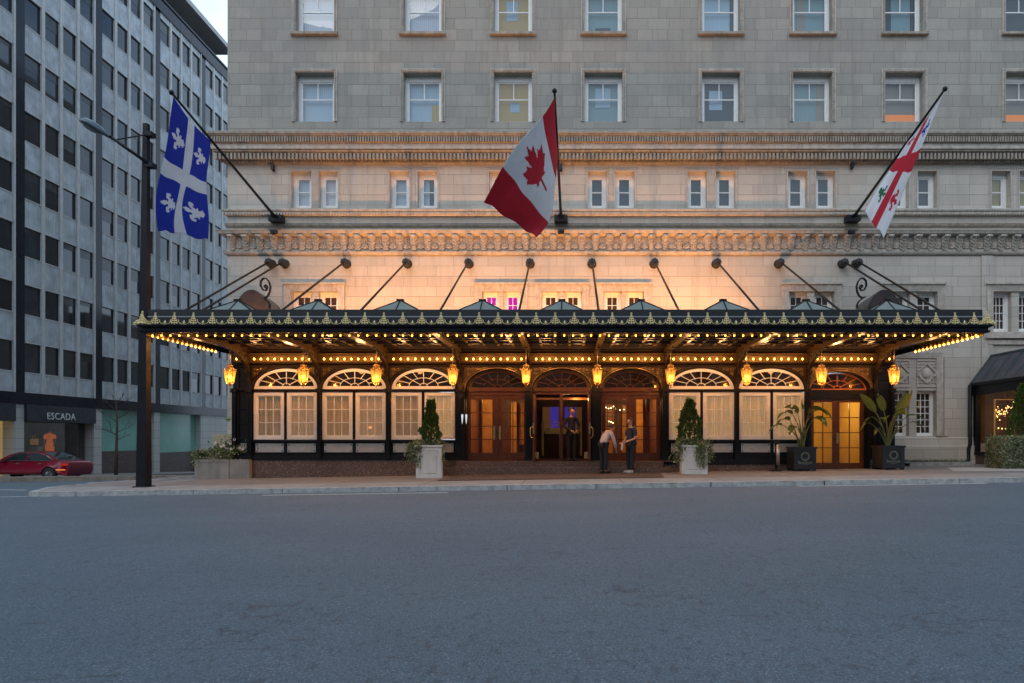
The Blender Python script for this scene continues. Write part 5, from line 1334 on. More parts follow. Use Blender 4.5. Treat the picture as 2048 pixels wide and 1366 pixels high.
def ivy(name, cx, cy, z, drapes, label, seed, cat='ivy', grp='trailing ivy on planters', stalk=True, mats=None):
    rnd = random.Random(seed); random.seed(seed); mb = MB()
    for (x, y, z1, n, spread, length, outx, outy) in drapes:
        for _ in range(n):
            t = rnd.random()**1.3; xx = x+rnd.gauss(0, spread)+outx*t; yy = y+rnd.gauss(0, .05)+outy*(math.sin(min(1,t*2)*PI/2)); zz = z1-length*t+rnd.gauss(0,.04)+.1*math.sin(t*PI)
            leaf(mb, Vector((xx, yy, zz)), Vector((rnd.uniform(-1,1), rnd.uniform(-1,.2), rnd.uniform(-1,.6))), rnd.uniform(.035,.07), 1 if rnd.random() < .35 else 0, .9)
        if stalk:
            for _ in range(4):
                p = Vector((x+rnd.gauss(0,spread*.8), y-.02, z1+.02)); pts = [p]
                for k in range(5): p = p+Vector((outx/5+rnd.gauss(0,.02), outy/5, -length/5)); pts.append(p)
                mb.tube(pts, .005, 4, 2)
    return tag(mb.build(name, mats or [L_IVY, L_IVP, L_PET]), label, cat, grp)
WPL = M('white_planter_paint', (.66,.64,.60), .5, var=.1, scale=3, streak=.25)
def planter(cx, cy, z0, w, h, rz, label, mat=WPL, name='white_planter', panel=None, lip=.05, grp='white panelled planters', feet=False):
    t = thing(name, (cx, cy, z0), label, 'planter', grp); Rm = Matrix.Translation((cx, cy, z0)) @ Matrix.Rotation(rz, 4, 'Z')
    def rb(mb, x0, x1, y0, y1, za, zb, m=0):
        n = len(mb.v); mb.box(x0, x1, y0, y1, za, zb, m); 
        for i in range(n, len(mb.v)): mb.v[i] = tuple(Rm @ Vector(mb.v[i]))
    mb = MB(); H = w/2; zf = .05 if feet else 0.0
    for (x0, x1, y0, y1) in ((-H,H,-H,-H+.03),(-H,H,H-.03,H),(-H,-H+.03,-H+.03,H-.03),(H-.03,H,-H+.03,H-.03)): rb(mb, x0, x1, y0, y1, zf, h)
    mb.build('box', mat, t)
    mb = MB(); s = .10; e = .018
    for (sgx, sgy) in ((0,-1),(0,1),(1,0),(-1,0)):
        def side(a0, a1, b0, b1):
            if sgy: y = sgy*H; rb(mb, a0, a1, min(y, y+sgy*e), max(y, y+sgy*e), b0, b1)
            else: x = sgx*H; rb(mb, min(x, x+sgx*e), max(x, x+sgx*e), a0, a1, b0, b1)
        side(-H, -H+s, zf, h); side(H-s, H, zf, h); side(-H+s, H-s, zf, zf+s); side(-H+s, H-s, h-s, h)
        if not feet: side(-H+s+.05, H-s-.05, zf+s+.05, zf+s+.07); side(-H+s+.05, H-s-.05, h-s-.07, h-s-.05); side(-H+s+.05, -H+s+.07, zf+s+.07, h-s-.07); side(H-s-.07, H-s-.05, zf+s+.07, h-s-.07)
    if feet:
        for i in (-1, 1):
            for j in (-1, 1): rb(mb, i*(H-.05)-.05, i*(H-.05)+.05, j*(H-.05)-.05, j*(H-.05)+.05, 0, zf)
    rb(mb, -H-lip, H+lip, -H-lip, -H+.02, h, h+.06); rb(mb, -H-lip, H+lip, H-.02, H+lip, h, h+.06); rb(mb, -H-lip, -H+.02, -H+.02, H-.02, h, h+.06); rb(mb, H-.02, H+lip, -H+.02, H-.02, h, h+.06)
    mb.build('frame', mat, t)
    mb = MB(); rb(mb, -H+.03, H-.03, -H+.03, H-.03, h-.1, h-.02); mb.build('soil', SOIL, t)
    return t, Rm
YT = 21.0
def tz(py): return Z(py, YT)
for (pxc, rz, lab, tl, il, h0, seed) in ((855, R(8), 'white panelled planter left of the entrance steps with ivy down its left corner', 'narrow dark conifer in the planter left of the doorways', 'pale ivy trailing over the left corner of the left white planter', 0, 5),
        ((1385), R(-4), 'white panelled planter right of the entrance steps half hidden by ivy', 'fuller dark conifer in the planter right of the doorways', 'pale ivy spilling on both sides of the right white planter', 1, 9)):
    cx = X(pxc+3, YT); z0 = g(cx)
    W_ = .74; H_ = tz(890)-z0-.06
    planter(cx, YT+.1, z0, W_, H_, rz, lab)
    if h0 == 0: topiary(X(860, YT), YT+.1, z0+H_, tz(802)-z0-H_, .24, seed, tl, lambda q: (.80+.20*q/.3) if q < .3 else (1-(q-.3)/.7)**.72+.02)
    else: topiary(X(1380, YT), YT+.1, z0+H_, tz(800)-z0-H_, .33, seed, tl, lambda q: (1.0 if q < .42 else .88*(1-(q-.42)/.58)**.75+.03) if q < .42 or True else 0)
    zt_ = z0+H_+.06; L_ = cx-.35; R_ = cx+.35
    if h0 == 0: dr = [(L_+.0, YT-.27, zt_+.03, 620, .10, .55, -.10, -.05), (L_-.08, YT-.1, zt_, 400, .10, .35, -.15, -.05), (L_+.12, YT-.30, zt_+.03, 160, .05, .75, -.03, -.03), (R_+.02, YT-.1, zt_, 260, .07, .5, .06, -.03), (cx, YT-.15, zt_+.08, 400, .22, .12, 0, 0)]
    else: dr = [(L_-.03, YT-.2, zt_+.03, 500, .10, .55, -.20, -.05), (R_-.14, YT-.32, zt_+.03, 420, .08, .72, .0, -.03), (R_+.05, YT-.1, zt_, 350, .07, .5, .05, -.03), (cx, YT-.2, zt_+.1, 500, .25, .16, 0, 0), (cx+.12, YT-.29, zt_, 250, .06, .5, -.05, -.05)]
    ivy('trailing_ivy', cx, YT, zt_, dr, il, seed)
# black planters with broad leaved plants
BPL = M('black_planter_paint', (.016,.020,.026), .5, var=.2, scale=4)
LETG = M('pale_green_lettering', (.20,.24,.18), .6)
def bird(cx, cy, z0, leaves, label, seed):
    if seed == 3: leaves = [(a, b, c*1.15, d*1.55, e, f, g_) for a, b, c, d, e, f, g_ in leaves]
    rnd = random.Random(seed); t = thing('broad_leaved_plant', (cx, cy, z0), label, 'plant', 'broad leaved plants in black planters')
    st = MB(); lf = MB()
    for (dx, dz, L, W, curl, dy, roll) in leaves:
        b = Vector((cx+rnd.uniform(-.09,.09), cy+rnd.uniform(-.08,.08), z0)); e = Vector((cx+dx, cy+dy, z0+dz)); m_ = Vector((b.x+dx*.22, cy+dy*.2, z0+dz*.7))
        pts = [bez(b, m_, e, k/8) for k in range(9)]; st.tube(pts, [.030-.0024*k for k in range(9)], 6)
        d = (pts[-1]-pts[-2]).normalized(); out = Vector((dx, dy, 0)); out = out.normalized() if out.length > .05 else Vector((.3,-.6,0))
        p = e; n = 12; rows = []; side0 = d.cross(Vector((0,0,1)));
        side0 = (side0.normalized() if side0.length > .1 else Vector((1,0,0)))
        side0 = (Matrix.Rotation(roll, 4, d) @ side0)
        for k in range(n+1):
            u = k/n; w = W*1.12*(math.sin(PI*u**.8)**.8)*.5+.004; nrm = side0.cross(d).normalized()
            fold = .30; rows.append((p-side0*w+nrm*w*fold*(1 if nrm.z > 0 else -1), p.copy(), p+side0*w+nrm*w*fold*(1 if nrm.z > 0 else -1)))
            d = (d+(out*.35-Vector((0,0,1)))*curl/n).normalized(); side0 = (side0-d*side0.dot(d)).normalized(); p = p+d*L*1.15/n
        nb = len(lf.v)
        for r_ in rows: lf.v += [tuple(q) for q in r_]
        for k in range(n):
            for j in range(2):
                if rnd.random() < .06 and 2 < k < n-1: continue
                a = nb+k*3+j; lf.f.append((a, a+1, a+4, a+3)); lf.m.append(0); lf.sm.append(True)
        lf.tube([r_[1]+Vector((0,0,.004)) for r_ in rows], [.009-.0006*k for k in range(n+1)], 4, 1)
    st.build('stalk', L_PET, t); lf.build('leaf', [L_BAN, L_PET], t); return t
YB = 21.6
for (pxc, py0, lab, pl, seed) in ((1609, 938, 'black square planter with a wreath emblem left of the restaurant door', 'drooping broad leaved plant in the planter left of the restaurant door', 3), (1785, 934, 'black square planter with a wreath emblem right of the restaurant door', 'upright broad leaved plant in the planter at the right end of the shopfront', 4)):
    cx = X(pxc-1, YB); z0 = g(cx)+.004; w = .68; h = .70
    t, Rm = planter(cx, YB+.25, z0, w, h, R(0), lab, BPL, 'black_planter', lip=.04, grp='black emblem planters', feet=True)
    yf = YB+.25-w/2-.022
    mb = MB(); cc = Vector((cx, yf+.0, z0+.46)); 
    mb.tube([cc+Vector((.115*math.cos(a*PI/12), 0, .115*math.sin(a*PI/12))) for a in range(24)], .008, 4, 0, True)
    for k in range(20):
        a = k*PI/10; c = cc+Vector((.118*math.cos(a), -.004, .118*math.sin(a)))
        for q in (-.9, .9): d = Vector((math.cos(a+q+PI/2), 0, math.sin(a+q+PI/2))); mb.face([c, c+d*.022+Vector((-d.z,0,d.x))*.008, c+d*.042, c+d*.022-Vector((-d.z,0,d.x))*.008])
    mb.build('wreath_emblem', LETG, t)
    text('BouQuet', .118, (cx, yf+.002, z0+.265), (PI/2, 0, 0), LETG, t, 'lettering', .003)
    mb = MB(); mb.box(cx-.11, cx+.11, yf-.002, yf+.004, z0+.195, z0+.203); mb.build('underline', LETG, t)
    zt_ = z0+h+.0
    if seed == 3: lv = [(-.42,.92,.52,.17,2.4,-.2,.3),(-.30,1.12,.50,.19,2.6,-.1,.2),(-.62,.78,.45,.15,2.3,-.1,.2),(-.1,1.15,.42,.16,1.9,.0,.5),(.22,1.12,.55,.2,2.9,-.1,-.3),(.38,1.20,.55,.22,3.2,-.15,.2),(.30,.95,.45,.17,3.2,-.25,.4),(-.22,.72,.42,.14,2.8,-.25,-.2),(.08,1.28,.45,.18,2.4,.1,.8)]
    else: lv = [(-.34,1.15,.68,.24,.25,.1,1.2),(-.12,1.18,.55,.22,.15,.0,1.0),(.26,1.10,.78,.27,.1,-.05,1.3),(-.45,.95,.50,.17,2.9,-.1,.2),(-.60,.78,.45,.13,2.6,-.15,.2),(.05,1.0,.50,.30,1.6,-.3,.6),(-.18,.92,.42,.24,2.0,-.3,.3),(.52,.98,.60,.20,1.9,-.1,.1),(.62,.82,.52,.17,3.0,-.2,.2),(-.36,.62,.36,.13,2.9,-.25,.3),(.2,1.0,.4,.18,2.0,-.2,.2)]
    bird(cx-.02, YB+.25, zt_-.03, lv, pl, seed)
# ash stands
for (px, pyb, pyt, Y, lab) in ((1552, 937, 880, 21.7, 'black and steel ash stand left of the first black planter'), (1985, 932, 873, 22.6, 'black and steel ash stand before the garden room')):
    x = X(px, Y); z0 = g(x)+.004; H = Z(pyt, Y)-z0; t = thing('ash_stand', (x, Y, z0), lab, 'ash stand', 'cigarette ash stands')
    mb = MB(); mb.lathe([(.001,0),(.20,0),(.20,.02),(.17,.035),(.03,.05)], (x, Y, z0), 20); mb.build('base', IRON, t)
    s = -1 if px > 1800 else 0
    mb = MB(); mb.tube([(x-.05 if s else x, Y, z0+.04), (x-.05 if s else x, Y, z0+H*.93)], .035, 10); mb.build('post', IRON, t)
    mb = MB(); mb.tube([(x+.045, Y-.06, z0+H*.2), (x+.045, Y-.06, z0+H*.86)], .055, 14); mb.build('steel_tube', M('brushed_aluminium', (.5,.48,.46), .35, metal=.8, var=.15), t)
    mb = MB(); mb.lathe([(.001,.0),(.075,.0),(.085,.05),(.07,.09),(.001,.11)], (x+.02, Y-.02, z0+H*.86), 14); mb.build('cap', IRON, t)
# concrete flower bed at the left corner
CON = M('stained_concrete', (.25,.245,.225), .85, var=.25, scale=1.6, streak=.5, bump=.3, bscale=30)
YC = 21.95
bed = thing('concrete_flower_bed', (X(440,YC), YC+.6, g(-11)), 'low weathered concrete flower bed at the left end of the shopfront', 'flower bed')
mb = MB(); x0, x1, x2 = X(389,YC), X(458,YC), X(497,YC); zt_ = Z(919,YC)
mb.box(x0, x1-.01, YC, YW-.1, g(x0)-.25, zt_); mb.box(x1, x2, YC+.03, YS+.3, g(x1)-.25, zt_-.004); mb.box(x0+.06, x1-.06, YC-.012, YC, zt_-.09, zt_-.075); mb.build('block', CON, bed)
mb = MB(); mb.box(x0+.1, X(466,22.2), YC+.15, YW-.2, zt_, zt_+.19); mb.build('coping', M('mossy_stone', (.20,.18,.12), .9, var=.4, scale=5, bump=.5), bed)
mb = MB(); mb.box(XL-.35, FL-.0, YW-.35, YW-.002, -1, Z(868, YW-.3)); mb.build('wall_base', M('ochre_base_stone', (.40,.36,.24), .85, var=.15), hotel)
zb_ = zt_+.19; rnd = random.Random(2); random.seed(2)
ivy('bed_creeper', 0, 0, 0, [(x0+.12, YC+.2, zb_+.05, 500, .10, .45, -.08, -.12), (x0+.45, YC+.15, zb_+.06, 400, .25, .12, 0, -.02), (x0+.9, YC+.12, zb_+.06, 400, .2, .28, .0, -.05)], 'creeper hanging over the left end of the concrete flower bed', 11, 'creeper', None, False, [leafmat('creeper_leaf', (.11,.16,.06)), L_IVP, L_PET])
fl = thing('flowering_plant', (x1-.3, YC+.4, zb_), 'bushy plant with white flowers in the concrete flower bed', 'plant'); mb = MB(); fm = MB()
for _ in range(900):
    c = Vector((x1-.12+rnd.gauss(0,.26), YC+.4+rnd.uniform(-.25,.25), zb_+abs(rnd.gauss(0,.13))*(1.2))); leaf(mb, c, Vector((rnd.uniform(-1,1), rnd.uniform(-1,.3), rnd.uniform(0,1))), rnd.uniform(.06,.11), 0, .7)
for _ in range(26):
    c = Vector((x1-.10+rnd.gauss(0,.22), YC+.15+rnd.uniform(-.08,.25), zb_+.12+abs(rnd.gauss(0,.12))))
    for k in range(5): a = k*2*PI/5; fm.face([c, c+Vector((math.cos(a)*.035, -.01, math.sin(a)*.035)), c+Vector((math.cos(a+.6)*.055, -.02, math.sin(a+.6)*.055)), c+Vector((math.cos(a+1.2)*.035, -.01, math.sin(a+1.2)*.035))])
mb.build('foliage', leafmat('bed_foliage', (.05,.11,.03)), fl); fm.build('blossoms', L_FLW, fl)
mb = MB(); c0 = P(470, 838, 22.8); mb.tube([P(476,915,22.8), P(472,860,22.8), c0], [.012,.01,.006], 5, 1); random.seed(8)
for k in range(16): a = k*.9; leaf(mb, c0+Vector((-.05+.1*math.cos(a), .05*math.sin(a), .05*math.sin(a*1.7))), Vector((math.cos(a)-.6, math.sin(a)*.4, .3*math.sin(a*2))), .22, 0, .5, Vector((0,-.4,1)))
tag(mb.build('shrub_sprig', [leafmat('bright_leaf', (.16,.30,.07)), BARK]), 'small bright green sprig beside the left end of the shopfront', 'shrub')
# ---------------------------------------------------------------- garden room on the right, ivy box, conifer, bed
garden = thing('garden_room', (15.6, 23, 0), 'dark glazed garden room with a sloping metal roof at the right edge', 'conservatory')
GX = 14.72; YN = 20.6; ze0, ze1 = 3.13, 4.12; XT = 15.32
mb = MB(); mb.face([(GX-.12, YN, ze0), (GX-.12, YW-.02, ze0), (XT, YW-.02, ze1), (XT, YN, ze1)]); mb.face([(XT, YN, ze1), (XT, YW-.02, ze1), (22, YW-.02, ze1+.3), (22, YN, ze1+.3)])
mb.face([(GX-.12, YN, ze0), (XT, YN, ze1), (22, YN, ze1+.3), (22, YN, ze0)])
mb.build('roof', M('weathered_zinc_roof', (.085,.085,.095), .42, metal=.3, var=.35, scale=2.5, streak=.5), garden)
mb = MB()
for y in [YN+.6*k for k in range(8)]: mb.bar((GX-.12, y, ze0+.01), (XT, y, ze1+.01), .02, .04)
mb.bar((GX-.12, YW-.05, ze0+.02), (XT, YW-.05, ze1+.02), .04, .05); mb.bar((XT, YN, ze1+.02), (XT, YW-.03, ze1+.02), .07, .05)
mb.build('roof_seam', M('verdigris_seam', (.07,.12,.14), .5, metal=.3), garden)
mb = MB(); mb.box(GX-.16, GX+.1, YN-.05, YW-.03, ze0-.10, ze0+.005); mb.box(GX-.08, GX+.1, YN, YW-.03, ze0-.42, ze0-.10)
for y in (YW-.22, YN): mb.box(GX-.05, GX+.12, y, y+.16, .55, ze0-.42)
mb.box(GX-.06, GX+.1, YN, YW-.03, .55, .66); mb.box(GX+.12, 22, YN, YN+.14, .55, .66); mb.box(GX+.12, 22, YN-.01, YN+.14, ze0-.42, ze0-.02)
for k in range(1, 6): mb.box(GX+1.2*k, GX+1.2*k+.07, YN+.01, YN+.13, .66, ze0-.42)
mb.build('frame', IRON, garden)
mb = MB(); mb.box(GX-.01, GX+.15, YN, YW-.03, -.2, .55); mb.box(GX-.0, 22, YN, YN+.15, -.2, .55); mb.build('granite_base', GRANITE, garden)
mb = MB(); mb.face([(GX+.03, YN+.16, .66), (GX+.03, YW-.22, .66), (GX+.03, YW-.22, ze0-.42), (GX+.03, YN+.16, ze0-.42)]); mb.face([(GX+.1, YN+.08, .66), (22, YN+.08, .66), (22, YN+.08, ze0-.1), (GX+.1, YN+.08, ze0-.1)]); mb.build('pane', glass('garden_glass', (.9,.85,.8), .0), garden)
mb = MB(); mb.face([(GX+2.6, YN, 0), (GX+2.6, YW-.1, 0), (GX+2.6, YW-.1, 3.2), (GX+2.6, YN, 3.2)]); mb.face([(GX+.1, YW-.08, 0), (GX+2.6, YW-.08, 0), (GX+2.6, YW-.08, 3.2), (GX+.1, YW-.08, 3.2)]); mb.face([(GX+.1, YN, .5), (GX+2.6, YN, .5), (GX+2.6, YW, .5), (GX+.1, YW, .5)])
mb.build('interior_wall', M('brown_dining_interior', (.16,.08,.03), .7, var=.4, scale=1.5), garden)
mb = MB(); rnd = random.Random(4); yd = YW-.4
for _ in range(60): mb.ball(P(rnd.uniform(1991,2030), rnd.gauss(824,7), yd-rnd.uniform(0,.3)), rnd.uniform(.008,.018), 5, 4)
for px in (1997,2004,2012,2020): mb.ball(P(px, 857+rnd.uniform(-2,2), yd), .022, 5, 4)
mb.build('chandelier_bulb', emis('warm_crystal_glow', (1,.60,.2), 6), garden)
mb = MB()
for a, b_, c, d in ((1989,1991,798,872),(2029,2031,798,872),(1989,2031,798,800)): mb.box(X(a,yd), X(b_,yd), yd, yd+.04, Z(d,yd), Z(c,yd))
mb.build('lit_frame', M('gold_frame', (.6,.35,.1), .4, emit=(1,.55,.15), es=.12), garden)
mb = MB(); mb.tube([(GX-.20, YW-.12, ze0-.05), (GX-.2, YW-.12, .95), (GX-.27, YW-.14, .75), (GX-.27, YW-.14, .35), (GX-.45, YW-.2, .28), (GX-.45, YW-.22, .02)], .065, 8); mb.build('downpipe', IRON, garden)
ib = thing('ivy_covered_planter', (X(2040,21.3), 21.5, g(14)), 'tall planter hidden by a thick coat of pale ivy at the right edge', 'planter')
x0 = X(2008, 21.1); z0 = g(x0); zt_ = Z(874, 21.1)
mb = MB(); mb.box(x0+.05, x0+1.5, 21.15, 22.0, z0-.1, zt_-.05); mb.build('box', WPL, ib)
mb = MB(); rnd = random.Random(12); random.seed(12)
for _ in range(7500):
    f = rnd.random()
    if f < .62: c = Vector((x0+rnd.uniform(0,1.5), 21.12-abs(rnd.gauss(0,.04)), rnd.uniform(z0+.02, zt_)))
    elif f < .85: c = Vector((x0-abs(rnd.gauss(0,.04)), rnd.uniform(21.1, 22.0), rnd.uniform(z0+.02, zt_)))
    else: c = Vector((x0+rnd.uniform(-.05,1.5), rnd.uniform(21.05, 22.0), zt_+rnd.gauss(0,.03)))
    leaf(mb, c, Vector((rnd.uniform(-1,1), -.6, rnd.uniform(-1,.4))), rnd.uniform(.035,.065), 1 if rnd.random() < .45 else 0, .9)
mb.build('ivy', [L_IVY, L_IVP], ib)
topiary(X(2052, 21.5), 21.5, zt_-.02, Z(768, 21.5)-zt_, .52, 21, 'dark cone shaped conifer growing out of the ivy covered planter')
bedr = thing('kerbed_bed', (13, 24.2, g(13)), 'narrow kerbed bed of gravel along the stone wall on the right', 'planting bed')
mb = MB(); xa, xb = X(1818, 23.7), X(1944, 23.7); n = 10
for i in range(n):
    a = xa+(xb-xa)*i/n; b = xa+(xb-xa)*(i+1)/n; z_ = g((a+b)/2); mb.box(a+.006, b, 23.62, 23.75, z_-.1, z_+.12)
mb.build('kerb', CURB, bedr); mb = MB(); mb.face([(xa,23.76,g(xa)+.10),(xb,23.76,g(xb)+.10),(xb,YW-.13,g(xb)+.12),(xa,YW-.13,g(xa)+.12)]); mb.build('gravel', speckle('pale_gravel', (.30,.29,.26), (.12,.11,.09), (.5,.49,.46), 30, .9), bedr)
mb = MB(); rnd = random.Random(6); random.seed(6)
for _ in range(420): c = Vector((rnd.uniform(xa, xb), rnd.uniform(23.8, 24.6), g(12.5)+.12)); leaf(mb, c, Vector((rnd.uniform(-1,1), rnd.uniform(-1,1), 1.0)), rnd.uniform(.05,.10), 0, .35)
mb.build('weeds', leafmat('weed_leaf', (.08,.14,.04)), bedr)
# door mat
mb = MB(); mb.mesh([(X(905,21.7),21.75,g(X(905,21.7))+.005),(X(1320,21.7),21.75,g(X(1320,21.7))+.005),(X(1330,19.0),19.2,g(X(1330,19))+.005),(X(872,19.0),19.2,g(X(872,19))+.005)]+[(X(905,21.7),21.75,g(X(905,21.7))+.02),(X(1320,21.7),21.75,g(X(1320,21.7))+.02),(X(1330,19.0),19.2,g(X(1330,19))+.02),(X(872,19.0),19.2,g(X(872,19))+.02)], [(0,1,2,3),(7,6,5,4),(0,4,5,1),(1,5,6,2),(2,6,7,3),(3,7,4,0)])
tag(mb.build('door_mat', M('dark_brown_matting', (.085,.055,.045), .95, var=.25, scale=2, bump=.6, bscale=70)), 'long dark brown mat on the pavement before the three doorways', 'mat')
# young bare tree
tx, ty = -26.3, 40.0; tx = X(232, ty); tz0 = sidez(0, ty)+.12
tree = thing('young_tree', (tx, ty, tz0), 'thin leafless young street tree before the green shop windows', 'tree')
mb = MB(); mb.tube([(tx, ty, tz0), (tx+.03, ty, tz0+1.5), (tx+.06, ty, tz0+3.0), (tx+.0, ty, tz0+4.4)], [.10,.075,.055,.02], 7); mb.build('trunk', BARK, tree)
mb = MB(); rnd = random.Random(15)
def twig(p, d, L, r, dep):
    q = p+d*L*.5+Vector((rnd.gauss(0,.06), rnd.gauss(0,.06), .02)); e = p+d*L+Vector((0,0,.08*L)); mb.tube([p, q, e], [r, r*.8, r*.45], 4)
    if dep:
        for _ in range(3):
            t = rnd.uniform(.35, 1); c = p+(e-p)*t; nd = (d+Vector((rnd.uniform(-.8,.8), rnd.uniform(-.8,.8), rnd.uniform(-.2,.7)))).normalized(); twig(c, nd, L*rnd.uniform(.4,.6), r*.5, dep-1)
for zz, sg, L, up in ((2.25,-1,1.3,.45),(2.4,-1,.9,.25),(2.5,1,.7,.4),(3.1,-1,.9,.7),(3.3,1,.9,.6),(3.7,-1,.7,.9),(3.8,1,.8,.9),(4.1,-1,.5,1.4),(4.2,1,.5,1.3),(2.05,1,.5,.5)):
    twig(Vector((tx+.04, ty, tz0+zz)), Vector((sg, rnd.uniform(-.6,.6), up)).normalized(), L, .022, 2)
mb.build('branches', BARK, tree)
# red car turning out of the side street
car = None
YC_ = 33.6; cz0 = sidez(0, YC_)+.0; carx = X(66, YC_)
car = thing('red_car', (carx, YC_, cz0), 'red saloon car driving out of the side street past the shop', 'car')
CARP = M('deep_red_car_paint', (.22,.005,.025), .18, spec=.8, var=.05); CARG = M('tinted_car_glass', (.02,.03,.03), .05, spec=1.0); TYR = M('black_tyre', (.015,.015,.015), .8); RIM = M('alloy_wheel', (.35,.35,.36), .3, metal=.9); CHR = M('chrome_trim', (.6,.6,.6), .15, metal=1)
def cx_(u): return carx-2.35+u        # u from the nose (left) to the tail
low = [(.02,.38),(.0,.55),(.06,.66),(.35,.78),(1.25,.93),(2.0,.955),(3.6,.99),(4.3,.985),(4.66,.93),(4.72,.75),(4.70,.45),(4.62,.30)]
def arches(): pass
mb = MB(); HW = .90
bot = [(4.62,.24)]
for wxc in (3.78, .92):
    bot += [(wxc+.37*math.cos(a), .32+.37*math.sin(a)) for a in [PI*k/10 for k in range(11)] if .32+.37*math.sin(a) > .2]
bot += [(.12,.22)]
outl = low[:-1]+bot
def side_y(z): return HW-(.05 if z > .85 else 0)-(.09 if z > .92 else 0)-(.06 if z < .35 else 0)
N = len(outl); V = [(cx_(u), YC_-side_y(z), cz0+z) for u, z in outl]+[(cx_(u), YC_+side_y(z), cz0+z) for u, z in outl]
bmm = bmesh.new(); vs = [bmm.verts.new(v) for v in V]
for s in (0, 1):
    try: bmm.faces.new(vs[s*N:(s+1)*N][::(1 if s else -1)])
    except Exception: pass
for i in range(N): bmm.faces.new((vs[i], vs[(i+1)%N], vs[N+(i+1)%N], vs[N+i]))
bmesh.ops.triangulate(bmm, faces=[f for f in bmm.faces if len(f.verts) > 4]); me = bpy.data.meshes.new('body')
for v in bmm.verts: v.co -= Vector((carx, YC_, cz0))
bmesh.ops.bevel(bmm, geom=[e for e in bmm.edges if e.is_manifold and len(e.link_faces) == 2 and e.link_faces[0].normal.angle(e.link_faces[1].normal, 0) > .7], offset=.045, segments=3, affect='EDGES', profile=.6)
for f in bmm.faces: f.smooth = True
bmm.to_mesh(me); bmm.free(); me.materials.append(CARP); link('body', me, (carx, YC_, cz0), car)
cab = [(1.20,.93),(1.75,1.27),(2.15,1.385),(2.75,1.42),(3.35,1.37),(3.85,1.17),(4.28,.985)]
def cabY(z): return .80-(z-.93)*.42
mb = MB()
for i in range(len(cab)-1):
    (u0, z0_), (u1, z1_) = cab[i], cab[i+1]; m = 1 if i in (0, 4) or i == 5 else 0
    m = 1 if i in (0,1,5) and i != 1 else (1 if i == 4 else 0)
    mb.face([(cx_(u0), YC_-cabY(z0_), cz0+z0_), (cx_(u1), YC_-cabY(z1_), cz0+z1_), (cx_(u1), YC_+cabY(z1_), cz0+z1_), (cx_(u0), YC_+cabY(z0_), cz0+z0_)], m, True)
for s in (-1, 1): mb.face([(cx_(u), YC_+s*cabY(z), cz0+z) for u, z in cab], 0)
mb.build('cabin', [CARP, CARG], car)
for s in (-1, 1):
    for q in ([(1.55,.98),(2.02,1.28),(2.35,1.345),(2.60,1.355),(2.60,.99)], [(2.68,.99),(2.68,1.355),(3.1,1.34),(3.5,1.22),(3.86,1.03),(3.8,.99)]):
        mb = MB(); mb.face([(cx_(u), YC_+s*(cabY(z)+.006), cz0+z) for u, z in q]); mb.build('side_window', CARG, car)
mb = MB()
for s in (-1, 1): mb.tube([(cx_(u), YC_+s*(cabY(z)+.012), cz0+z) for u, z in [(1.5,.975),(2.02,1.295),(2.4,1.365),(3.1,1.36),(3.55,1.22),(3.92,1.02)]], .010, 4); mb.box(cx_(1.5), cx_(3.92), YC_+s*.80-.006, YC_+s*.80+.006, cz0+.97, cz0+.985)
mb.build('window_trim', CHR, car)
for u in (.92, 3.78):
    for s in (-1, 1):
        mb = MB(); mb.lathe([(.20,-.10),(.30,-.11),(.325,-.07),(.325,.07),(.30,.11),(.20,.10)], (cx_(u), YC_+s*.80, cz0+.325), 22, 0, True, 'Y'); w = mb.build('wheel', TYR, car)
        mb = MB(); mb.lathe([(.001,.0),(.21,.0),(.215,s*.02)], (cx_(u), YC_+s*.86, cz0+.325), 18, 0, False, 'Y')
        for k in range(7): a = k*2*PI/7; mb.bar((cx_(u), YC_+s*.885, cz0+.325), (cx_(u)+.19*math.cos(a), YC_+s*.885, cz0+.325+.19*math.sin(a)), .035, .03, 0, (0,1,0))
        mb.build('rim', RIM, w)
TL = M('orange_side_light', (.7,.2,.05), .3, emit=(1,.35,.06), es=.9)
for s in (-1, 1):
    mb = MB(); mb.box(cx_(4.36), cx_(4.70), YC_+s*.80, YC_+s*.905, cz0+.74, cz0+.84); mb.build('tail_light', M('red_tail_light', (.5,.02,.02), .2, emit=(1,.08,.03), es=.12), car)
    mb = MB(); mb.box(cx_(.05), cx_(.42), YC_+s*.70, YC_+s*.89, cz0+.58, cz0+.68); mb.build('headlight', TL, car)
    mb = MB(); mb.box(cx_(4.15), cx_(4.6), YC_+s*.895, YC_+s*.912, cz0+.53, cz0+.56); mb.build('marker_light', TL, car)
    mb = MB(); mb.obox((cx_(1.62), YC_+s*.93, cz0+1.0), .12, .20, .12); mb.build('wing_mirror', CARP, car)
    for u in (2.25, 3.3): mb = MB(); mb.box(cx_(u), cx_(u)+.16, YC_+s*.905-.01, YC_+s*.905+.01, cz0+.83, cz0+.855); mb.build('door_handle', CHR, car)
car.rotation_euler.z = R(0)
